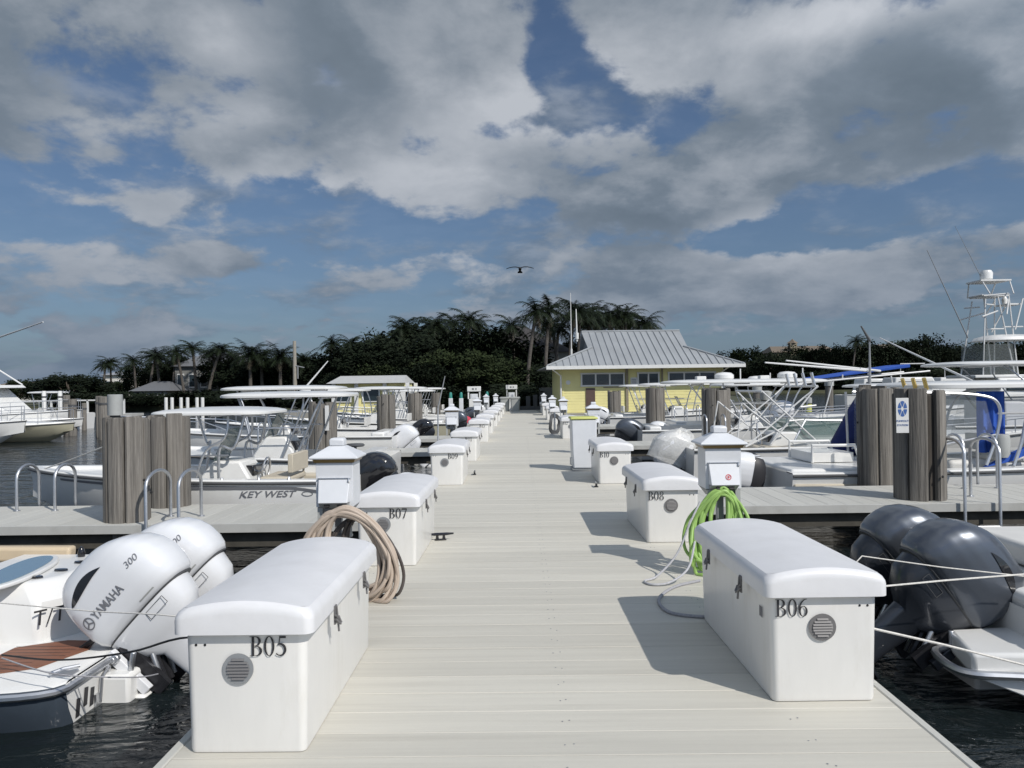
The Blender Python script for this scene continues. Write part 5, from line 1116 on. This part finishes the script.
# thin leaning pole & rod behind boat
def spar(name, a, c, r, mat, label, cat):
    a, c = Vector(a), Vector(c); o = MB().tube([(0, 0, 0), tuple((c - a) * .5), tuple(c - a)], [r, r * .8, r * .5], 8).build(name, mat, None, a); return tag(o, label, cat)
spar('leaning_pole', P(438, 455, 21.), P(438, 408, 21.), .03, 'alu', 'thin upright pole beside the farthest beige hose side pile', 'pole')
spar('pole_tip', P(438, 408, 21.), P(445, 376, 21.), .02, 'grey', 'thin rod leaning above the upright pole', 'rod') 
spar('fishing_rod', P(305, 388, 24), P(328, 361, 24.), .03, 'pipe', 'white rod slanting up from the long hardtop', 'rod')
spar('outrigger_pole', P(-20, 344, 30), P(43, 322, 27), .04, 'pipe', 'lone white outrigger pole pointing up over the water', 'outrigger')
spar('outrigger_pole', P(870, 371, 30), P(765, 362.5, 27), .05, 'pipe', 'lower white outrigger pole over the blue bimini', 'outrigger')
spar('outrigger_pole', P(880, 371, 31), P(786, 360.5, 28), .05, 'pipe', 'upper white outrigger pole over the blue bimini', 'outrigger')
spar('outrigger_pole', P(1000, 394, 24), P(880, 338, 30), .045, 'pipe', 'long white outrigger pole crossing before the tuna tower', 'outrigger')
spar('boat_aerial', P(870, 392, 26), P(869.5, 341, 26), .05, 'grey', 'dark upright aerial pole behind the broad grey pile', 'aerial')
spar('fishing_rod', P(870, 341, 26), P(861, 326, 26), .05, 'dgrey', 'stubby dark rod tip slanting atop the aerial pole', 'rod')
spar('antenna_whip', P(968, 338, 44), P(927, 250, 44), .035, 'grey', 'long thin whip antenna leaning beside the tuna tower', 'antenna')
spar('antenna_whip', P(985, 285, 45), P(955, 226, 45), .02, 'grey', 'very thin whip antenna above the radar dome', 'antenna')
# ================================================================== BACKGROUND BOATS
# sport fishing boat with a tuna tower
BD = 45; t = boat_at('tuna_tower_boat', P(960, 384, BD).x, BD, 1, 'white sport fishing yacht with a tall tuna tower and radar dome')
hull(t, 15, 4.6, 1.4, 'gel', zf=.8, fore=.45, foredeck=.3)
ctr = P(988, 384, BD).x - t.location.x
def tz(y): return P(990, y, BD).z - WZ
def tx(px): return P(px, 384, BD).x - t.location.x
MB().loft([[(1.2, -1.7, 1.2), (8.5, -1.5, 1.2), (8.5, 1.5, 1.2), (1.2, 1.7, 1.2)], [(1.2, -1.6, tz(378)), (6.5, -1.4, tz(378)), (6.5, 1.4, tz(378)), (1.2, 1.6, tz(378))]]).build('cabin', 'gel', t, bevel=.12, seg=3)
MB().box(1.6, 6, -1.72, -1.62, 1.7, 2.3).build('cabin_window', 'glass', t, bevel=.05)
MB().box(tx(960), tx(1024), -1.5, 1.5, tz(378), tz(375)).build('flybridge_deck', 'gel', t, bevel=.04)
MB().loft([[(tx(972), -1.2, tz(375)), (tx(1004), -1.2, tz(375)), (tx(1004), 1.2, tz(375)), (tx(972), 1.2, tz(375))], [(tx(974), -1.2, tz(345)), (tx(1000), -1.2, tz(345)), (tx(1000), 1.2, tz(345)), (tx(974), 1.2, tz(345))]]).build('bridge_curtain', 'clear', t, smooth=0)
MB().loft([[(a + tx(1004), c, tz(341)) for a, c in selip(1.5, 1.4)], [(a + tx(1004), c, tz(338)) for a, c in selip(1.35, 1.3)], [(a + tx(1004), c, tz(335.5)) for a, c in selip(.9, .9)]]).build('bridge_hardtop', 'gel', t)
m = MB()
for s in (-1, 1):
    for a, c in (((972, 375), (980, 300)), ((1003, 375), (992, 296)), ((1006, 375), (1003, 297)), ((1004, 331), (1017, 300)), ((980, 296), (977, 282)), ((1003, 296), (1004, 282)), ((996, 316), (1003, 300)), ((976, 306), (988, 306)), ((972, 318), (992, 312))): m.tube([(tx(a[0]), s * 1.1, tz(a[1])), (tx(c[0]), s * .65, tz(c[1]))], .04, 6)
    m.tube([(tx(976), s * .7, tz(282)), (tx(1004), s * .7, tz(282))], .045, 6).tube([(tx(978), s * .7, tz(297)), (tx(1002), s * .7, tz(295))], .04, 6).tube([(tx(995), s * .8, tz(328)), (tx(1015), s * .8, tz(328))], .035, 6)
for y in (282, 296): m.tube([(tx(977), -.7, tz(y)), (tx(977), .7, tz(y))], .04, 6).tube([(tx(1003), -.7, tz(y)), (tx(1003), .7, tz(y))], .04, 6)
m.build('tuna_tower', 'pipe', t)
MB().box(tx(1003), tx(1017), -.6, .6, tz(306), tz(304.5)).box(tx(978), tx(1003), -.7, .7, tz(297.5), tz(296)).box(tx(975), tx(1005), -.75, .75, tz(282.5), tz(281)).build('tower_platform', 'gel', t, smooth=0)
MB().lathe([(.2, tz(281)), (.32, tz(279)), (.34, tz(273)), (.26, tz(270.5)), (.05, tz(270))], 16, (tx(988), 0, 0)).lathe([(.12, tz(304)), (.16, tz(300)), (.08, tz(297))], 12, (tx(1006), 0, 0)).build('radar_dome', 'gel', t)
# near roofline of another boat, a long flat hardtop
t = boat_at('long_hardtop_boat', P(935, 384, 22).x, 22.5, 1, 'white boat with a thin long hardtop in front of the tuna tower yacht')
hull(t, 10, 3.2, 1.05, 'gel', zf=.5); zt = P(980, 366, 22.5).z - WZ
t_top(t, 3.6, 6.8, 2.8, zt, zd=.5, rods=False, th=.07); console(t, 4.5, 1.3, 1.1, .5); seat(t, 3.2, 1.2, .5)
MB().box(1.6, 3.4, -1.0, 1.0, .5, 1.7).build('cabin_box', 'cab', t, bevel=.06); outboard(t, (-.12, 0, .8), R(10), 'eng_w', 'eng_w', 0, vents=False)
for i, (px, d, L_, l) in enumerate(((905, 60, 9, 'white cruiser far off behind the blue bimini'), (872, 75, 8, 'small white cruiser moored beyond the blue bimini'), (948, 70, 9, 'white cruiser beside the tuna tower yacht'))):
    t = boat_at('cabin_cruiser', P(px, 384, d).x - 3, d, 1, l, group='far cruisers on the green hose side'); hull(t, L_, 3, 1.1, 'gel', zf=.5, fore=.5, foredeck=.25)
    MB().loft([[(1.5, -1.2, .8), (5.5, -1.1, .8), (5.5, 1.1, .8), (1.5, 1.2, .8)], [(1.8, -1.1, 2.6), (4.6, -1, 2.6), (4.6, 1, 2.6), (1.8, 1.1, 2.6)]]).build('cabin', 'gel', t, bevel=.1); MB().box(2, 4.6, -1.19, -1.12, 1.8, 2.3).build('cabin_window', 'glass', t); MB().tube([(2.2, -1, 2.6), (2.2, -1, 3.6), (4, -1, 3.6)], .04, 6).build('rail', 'pipe', t)
# piles in the open water on the green hose side
for px, d, ty, l in ((638 + 170, 48, 398, 'lone mooring pile with a yellow band in open water'), (829, 40, 380, 'tall pale capped pile beyond the arch boat'), (757, 38, 386, 'pale capped pile at the end of the long flat hardtop'), (766, 30, 392, 'thin grey pile behind the white arch')):
    p = P(px, ty, d); t = empty('mooring_pile', (p.x, d, 0), 0, l, 'pile'); MB().lathe([(.2, -2.2), (.19, p.z - .05)], 12).build('post', 'pile', t); MB().lathe([(.23, p.z - .3), (.23, p.z), (.1, p.z + .05)], 12).build('cap', 'bin', t)
    if 'yellow' in l: MB().lathe([(.215, -.3), (.215, .35)], 12).build('band', 'ycap', t)
# ---- far side docks on the beige hose side
BD = 38
def yacht(px, d, L_, label, hm, tower=True, dirn=1, fb=1.3):
    t = boat_at('sport_yacht', P(px, 384, d).x - (L_ if dirn > 0 else -L_) * 1.0, d, dirn, label); hull(t, L_, 4., fb, hm, zf=.7, fore=.5, foredeck=.25)
    if tower:
        MB().loft([[(2.5, -1.6, 1.2), (8.6, -1.3, 1.3), (8.6, 1.3, 1.3), (2.5, 1.6, 1.2)], [(2.7, -1.5, 2.6), (7.2, -1.2, 2.6), (7.2, 1.2, 2.6), (2.7, 1.5, 2.6)]]).build('cabin', 'gel', t, bevel=.12, seg=3)
        for s in (-1, 1): MB().loft([[(3.2, s * 1.56, 1.75), (7.6, s * 1.33, 1.75), (6.9, s * 1.3, 2.35), (3.2, s * 1.53, 2.35)], [(3.2, s * 1.60, 1.75), (7.6, s * 1.37, 1.75), (6.9, s * 1.34, 2.35), (3.2, s * 1.57, 2.35)]]).build('cabin_window', 'glass', t, smooth=0)
        MB().loft([[(2.5, -1.6, 2.62), (8.2, -1.3, 2.62), (8.2, 1.3, 2.62), (2.5, 1.6, 2.62)], [(2.5, -1.6, 2.78), (8.0, -1.3, 2.78), (8.0, 1.3, 2.78), (2.5, 1.6, 2.78)]]).build('flybridge_deck', 'gel', t, bevel=.05)
        MB().loft([[(3.6, -1.2, 2.8), (6.9, -1.1, 2.8), (6.9, 1.1, 2.8), (3.6, 1.2, 2.8)], [(3.8, -1.1, 3.7), (5.6, -1, 3.7), (5.6, 1, 3.7), (3.8, 1.1, 3.7)]]).build('flybridge', 'cab', t, bevel=.08)
        for s in (-1, 1):
            for a_, c_ in (((3.8, s * 1., 3.7), (3.8, s * .9, 4.6)), ((5.4, s * 1., 3.7), (5.2, s * .9, 4.6)), ((8., s * 1.2, 2.8), (6.2, s * 1.1, 4.0))): MB().tube([a_, c_], .045, 6).build('top_frame', 'pipe', t)
        MB().loft([[(a + 4.5, c, 4.6) for a, c in selip(1.5, 1.2)], [(a + 4.5, c, 4.72) for a, c in selip(1.4, 1.1)]]).build('hardtop', 'gel', t)
        m = MB().tube([(4.4, 0, 4.72), (4.4, 0, 6.0)], .04, 6).lathe([(.3, 4.72), (.34, 4.9), (.1, 5.1)], 12, (4.9, 0, 0)); m.build('aerials', 'pipe', t)
    bow_rail(t, L_, 4., fb, .5, .6); return t
yacht(24, 33, 11, 'white yacht bow at the edge of the open water', 'gel', False, fb=.86)
yacht(80, 44, 12, 'white sport fishing yacht with flybridge behind the pale yellow hull', 'gel', fb=1.)
yacht(73, 37.5, 9, 'pale yellow hulled boat moored beside the white yacht bow', 'yhull', False, fb=.66)
yacht(82, 42, 9, 'white hulled boat moored behind the pale yellow one', 'gel', False, fb=.7)
t = boat_at('small_boat', P(58, 384, 47).x, 50, -1, 'small white boat with a low windshield by the far dock'); hull(t, 6, 2.3, 1.0, 'gel'); console(t, 2.6, .9, 1.1, .3); seat(t, 1.6); t_top(t, 2.4, 2., 1.8, 2.3)
t = empty('finger_pier', (P(118, 384, 60).x - 14, 60, 0), 0, 'far timber pier with white rails across the open water', 'pier', 'finger piers between the boat slips')
MB().box(0, 15, 0, 2, -.2, .0).build('decking', 'fascia', t); m = MB()
for k in range(6): m.box(.3 + k * 2.8, .42 + k * 2.8, .1, .22, .0, 1.1)
m.box(.3, 14.4, .1, .2, 1.02, 1.12).build('railing', 'trimw', t); m = MB()
for k in range(5): m.lathe([(.18, -2.2), (.18, -.21)], 8, (.8 + k * 3.2, 1, 0))
m.build('support_posts', 'pile', t)
for i, (px, ty, d, r_) in enumerate(((66.5, 395, 44, .18), (72.5, 399, 42, .21), (99, 396, 40, .17), (104, 396.5, 38, .26), (44, 391, 46, .12), (60, 391, 46, .12), (84, 403, 48, .14))):
    p = P(px, ty, d); t = empty('mooring_pile', (p.x, d, 0), 0, ['grey pile in front of the pale yellow hulled boat', 'thickest grey pile by the far moored boats', 'slim grey pile left of the white capped post', 'stout grey pile touching the white capped post', 'thin white post beyond the yacht bow', 'second thin white post beyond the yacht bow, by the thick piles', 'short thin pile on the far timber pier'][i], 'pile', 'mooring piles across the open water')
    MB().lathe([(r_, -2.2), (r_, p.z - .05), (r_ * .9, p.z)], 12).build('post', 'pile' if r_ > .13 else 'trimw', t); MB().lathe([(r_ * 1.08, p.z - .4), (r_ * 1.08, p.z - .3)], 12).build('band', 'dgrey', t)
p = P(115, 395, 33); t = empty('capped_post', (p.x, 33, 0), 0, 'white drum capped post behind the nearest timber pile', 'post'); MB().lathe([(.30, p.z - .85), (.30, p.z), (.27, p.z + .02)], 18).build('drum', 'bin', t); MB().lathe([(.2, -2.2), (.2, p.z - .86)], 12).build('post', 'pile', t)
for i, px in enumerate((166, 172, 181, 187.5, 197, 202.5)):
    d = 62; p = P(px, 397.5, d); t = MB().lathe([(.13, -2.2 - 0), (.13, p.z - .02), (.09, p.z)], 10).build('mooring_post', 'trimw', None, (p.x, d, 0)); tag(t, f'{words[i]} thin pale post in the water before the grey house, from the timber pile', 'post', 'pale posts in the water')
# ================================================================== BIRD
BD = 60; p = P(520, 268, BD); t = empty('bird', (p.x, BD, p.z), 0, 'dark bird gliding with spread wings above the dock', 'bird')
m = MB(); prof = []
for x, y, z, w_, h_ in ((0, -.42, -.10, .01, .01), (0, -.36, -.09, .05, .05), (0, -.27, -.06, .07, .07), (0, -.1, -.06, .12, .12), (0, .1, -.1, .11, .11), (0, .3, -.16, .06, .05), (0, .45, -.22, .17, .012), (0, .62, -.30, .20, .006)):
    prof.append([(x + w_ * math.cos(a), y, z + h_ * math.sin(a)) for a in [2 * math.pi * j / 14 for j in range(14)]])
m.loft(prof)
for s in (-1, 1):
    st_ = []
    for u, z, c, y0 in ((.05, 0.02, .32, -.12), (.3, .07, .30, -.16), (.55, .06, .26, -.18), (.8, .02, .2, -.12), (.98, -.03, .1, -.02), (1.04, -.05, .03, .06)):
        st_.append([(s * u, y0 + c * q, z + hh) for q, hh in ((0, 0), (.25, .035), (.7, .02), (1, 0), (.7, -.012), (.25, -.02))])
    m.loft(st_)
m.build('body', 'bird', t)
SKY_GAIN = 1.0
SKY_TINT = (.52, .61, .73)
HORIZON_AIR = (1.42, 2.05, 3.0, 1)
EXPOSURE = -0.14
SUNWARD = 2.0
CLOUD_BANKS = ((120, 40, 260, 80, .09), (120, 130, 200, 50, .13), (330, 60, 160, 80, .05), (760, 110, 330, 90, .11), (430, 150, 120, 60, .16), (60, 215, 240, 20, -.04), (340, 238, 90, 30, -.22), (110, 285, 190, 40, -.13), (380, 285, 80, 30, -.10), (575, 85, 50, 40, -.13), (500, 125, 46, 16, -.10), (560, 45, 30, 24, -.08), (420, 80, 30, 14, -.08), (230, 185, 140, 16, -.10), (50, 225, 120, 16, -.08), (545, 40, 36, 30, -.05), (130, 160, 120, 30, .08), (860, 20, 120, 30, .16), (480, 30, 60, 30, .08), (470, 60, 60, 26, .08), (790, 236, 130, 26, -.24), (990, 190, 50, 22, -.14), (510, 98, 40, 20, .10), (640, 20, 90, 60, .12), (760, 280, 180, 26, .14), (900, 330, 120, 20, -.1), (230, 265, 60, 16, .12), (620, 250, 90, 40, .10), (930, 250, 90, 26, .10), (300, 322, 60, 12, .10))
DARK_BANKS = ((130, 145, 210, 40, .22), (790, 150, 210, 60, .26), (620, 195, 110, 36, .18), (330, 100, 80, 50, .06), (960, 60, 120, 60, .04))
BRIGHT_BANKS = ((500, 200, 900, 260, .06), (230, 40, 60, 40, .30), (450, 150, 90, 60, .36), (110, 130, 90, 20, .20), (240, 120, 36, 20, .25), (850, 15, 140, 22, .40), (760, 275, 80, 30, .22), (530, 90, 60, 30, .25), (620, 60, 70, 60, .22), (280, 175, 60, 20, .15))
VEIL = .10
# ================================================================== LIGHT, SKY, CAMERA
SUN = Vector((.77, -.83, 1.0)).normalized()
sl = bpy.data.lights.new('sun', 'SUN'); sl.energy = 4.2; sl.angle = R(.53); sl.color = (1, .955, .89)
so = bpy.data.objects.new('sun', sl); COL.objects.link(so); so.rotation_euler = SUN.to_track_quat('Z', 'Y').to_euler()
w = bpy.data.worlds.new('World'); S.world = w; w.use_nodes = True
nt = w.node_tree; L = nt.links.new; bg = nt.nodes['Background']; bg.inputs['Strength'].default_value = .1
N = lambda t: nt.nodes.new('ShaderNode' + t)
sky = N('TexSky'); sky.sky_type = 'NISHITA'; sky.sun_disc = False
sky.sun_elevation = math.asin(SUN.z); sky.sun_rotation = math.atan2(SUN.x, SUN.y); sky.air_density = 1.0; sky.dust_density = .6; sky.ozone_density = 1.5
tc = N('TexCoord'); nz = N('VectorMath'); nz.operation = 'NORMALIZE'; L(tc.outputs['Generated'], nz.inputs[0])
sp = N('SeparateXYZ'); L(nz.outputs[0], sp.inputs[0])
def math_(op, a, b=None, c=None, clamp=False):
    n = N('Math'); n.operation = op; n.use_clamp = clamp
    for i, v in enumerate((a, b, c)):
        if v is None: continue
        if isinstance(v, (int, float)): n.inputs[i].default_value = v
        else: L(v, n.inputs[i])
    return n.outputs[0]
def mrange(v, a, b, c=0., d=1., sm=True):
    n = N('MapRange'); n.interpolation_type = 'SMOOTHSTEP' if sm else 'LINEAR'; L(v, n.inputs['Value'])
    for k, q in zip(('From Min', 'From Max', 'To Min', 'To Max'), (a, b, c, d)): n.inputs[k].default_value = q
    return n.outputs['Result']
zc = math_('ADD', math_('MAXIMUM', sp.outputs['Z'], 0.), .38)
cb = N('CombineXYZ'); L(math_('DIVIDE', sp.outputs['X'], zc), cb.inputs[0]); L(math_('DIVIDE', sp.outputs['Y'], zc), cb.inputs[1])
def noise(vec, sc, det=9., ro=.55, dist=0.):
    n = N('TexNoise'); n.inputs['Scale'].default_value = sc; n.inputs['Detail'].default_value = det; n.inputs['Roughness'].default_value = ro; n.inputs['Distortion'].default_value = dist
    L(vec, n.inputs['Vector']); return n.outputs['Fac']
def shift(v, d):
    n = N('VectorMath'); n.operation = 'ADD'; L(v, n.inputs[0]); n.inputs[1].default_value = d; return n.outputs[0]
def lobes(ls):
    "weather: banks and gaps of cloud in fixed directions of the sky"
    cur = None
    for px, py, sxp, syp, amp in ls:
        d = ray(px, py).normalized(); az = math.atan2(d.x, d.y); el = math.asin(d.z)
        a = math_('ARCTAN2', sp.outputs['X'], sp.outputs['Y']); e = math_('ARCSINE', sp.outputs['Z'])
        u = math_('DIVIDE', math_('SUBTRACT', a, az), sxp / F); v = math_('DIVIDE', math_('SUBTRACT', e, el), syp / F)
        g = math_('MULTIPLY', math_('EXPONENT', math_('MULTIPLY', math_('ADD', math_('MULTIPLY', u, u), math_('MULTIPLY', v, v)), -1.)), amp)
        cur = g if cur is None else math_('ADD', cur, g)
    return cur
cov = lobes(CLOUD_BANKS); dark = lobes(DARK_BANKS); bright = lobes(BRIGHT_BANKS)
cloud_p = shift(cb.outputs[0], (3.7, 1.3, .4))
base = noise(cloud_p, 2.1, 9, .50, .15)
base2 = noise(shift(cloud_p, (.07, -.075, .02)), 2.1, 9, .50, .15)
fine = noise(cloud_p, 5.2, 8, .58, .2); tiny = noise(cloud_p, 15., 6, .6)
dens = math_('ADD', math_('ADD', base, cov), math_('ADD', math_('MULTIPLY', math_('SUBTRACT', fine, .5), .46), math_('MULTIPLY', math_('SUBTRACT', tiny, .5), .10)))
mask = mrange(dens, .47, .555)
lit = mrange(math_('ADD', math_('SUBTRACT', base, base2), math_('MULTIPLY', math_('SUBTRACT', fine, .5), .42)), -.13, .15)
core = mrange(math_('ADD', dens, dark), .55, .86)
edge = mrange(dens, .47, .62, 1., 0.)
br = math_('ADD', math_('MULTIPLY', lit, .40), math_('MULTIPLY', math_('SUBTRACT', 1., core), .20))
br = math_('ADD', br, math_('ADD', math_('MULTIPLY', math_('SUBTRACT', fine, .5), .55), math_('MULTIPLY', math_('SUBTRACT', tiny, .5), .30)))
br = math_('ADD', math_('ADD', br, math_('MULTIPLY', edge, .08)), math_('ADD', math_('MULTIPLY', bright, 1.3), .09), None, True)
ramp = N('ValToRGB'); L(br, ramp.inputs[0]); e = ramp.color_ramp.elements
k = SKY_GAIN
e[0].position = .10; e[0].color = (1.3 * k, 1.68 * k, 2.1 * k, 1); e[1].position = 1.0; e[1].color = (5.8 * k, 6.1 * k, 6.6 * k, 1)
q = ramp.color_ramp.elements.new(.40); q.color = (2.05 * k, 2.5 * k, 3.05 * k, 1)
skm = N('VectorMath'); skm.operation = 'MULTIPLY'; L(sky.outputs[0], skm.inputs[0]); skm.inputs[1].default_value = SKY_TINT
# a thin veil with small broken puffs behind the main banks
cb2 = N('CombineXYZ'); zc2 = math_('ADD', math_('MAXIMUM', sp.outputs['Z'], 0.), .22); L(math_('DIVIDE', sp.outputs['X'], zc2), cb2.inputs[0]); L(math_('DIVIDE', sp.outputs['Y'], zc2), cb2.inputs[1])
puff = noise(shift(cb2.outputs[0], (9.1, 4.4, 1.)), 3.4, 8, .56, .2); puff2 = noise(shift(cb2.outputs[0], (9.15, 4.35, 1.02)), 3.4, 8, .56, .2)
veil = N('Mix'); veil.data_type = 'RGBA'; L(math_('ADD', math_('MULTIPLY', mrange(puff, .46, .66), .62), VEIL, None, True), veil.inputs[0]); L(skm.outputs[0], veil.inputs[6])
ramp2 = N('ValToRGB'); L(mrange(math_('SUBTRACT', puff, puff2), -.08, .14), ramp2.inputs[0]); e2 = ramp2.color_ramp.elements; e2[0].color = (1.7, 2.15, 2.75, 1); e2[1].color = (3.5, 3.95, 4.6, 1)
L(ramp2.outputs[0], veil.inputs[7])
mx = N('Mix'); mx.data_type = 'RGBA'; L(mask, mx.inputs[0]); L(veil.outputs[2], mx.inputs[6]); L(ramp.outputs[0], mx.inputs[7])
hz = math_('MULTIPLY', math_('EXPONENT', math_('MULTIPLY', math_('MAXIMUM', sp.outputs['Z'], 0.), -6.5)), .80)
mx2 = N('Mix'); mx2.data_type = 'RGBA'; L(hz, mx2.inputs[0]); L(mx.outputs[2], mx2.inputs[6]); mx2.inputs[7].default_value = HORIZON_AIR
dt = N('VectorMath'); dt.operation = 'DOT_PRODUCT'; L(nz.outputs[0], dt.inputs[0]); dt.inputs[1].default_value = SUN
glow = mrange(dt.outputs['Value'], -.25, .95, 1., SUNWARD)      # gain on the whole sky towards the sun, added for fill light in shadows
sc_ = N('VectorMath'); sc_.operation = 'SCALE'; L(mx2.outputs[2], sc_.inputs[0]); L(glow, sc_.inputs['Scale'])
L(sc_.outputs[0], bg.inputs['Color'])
S.view_settings.view_transform = 'Standard'; S.view_settings.look = 'None'; S.view_settings.gamma = 1; S.view_settings.use_curve_mapping = False
S.view_settings.exposure = EXPOSURE
S.render.engine = 'CYCLES'; S.cycles.max_bounces = 8; S.cycles.transparent_max_bounces = 12
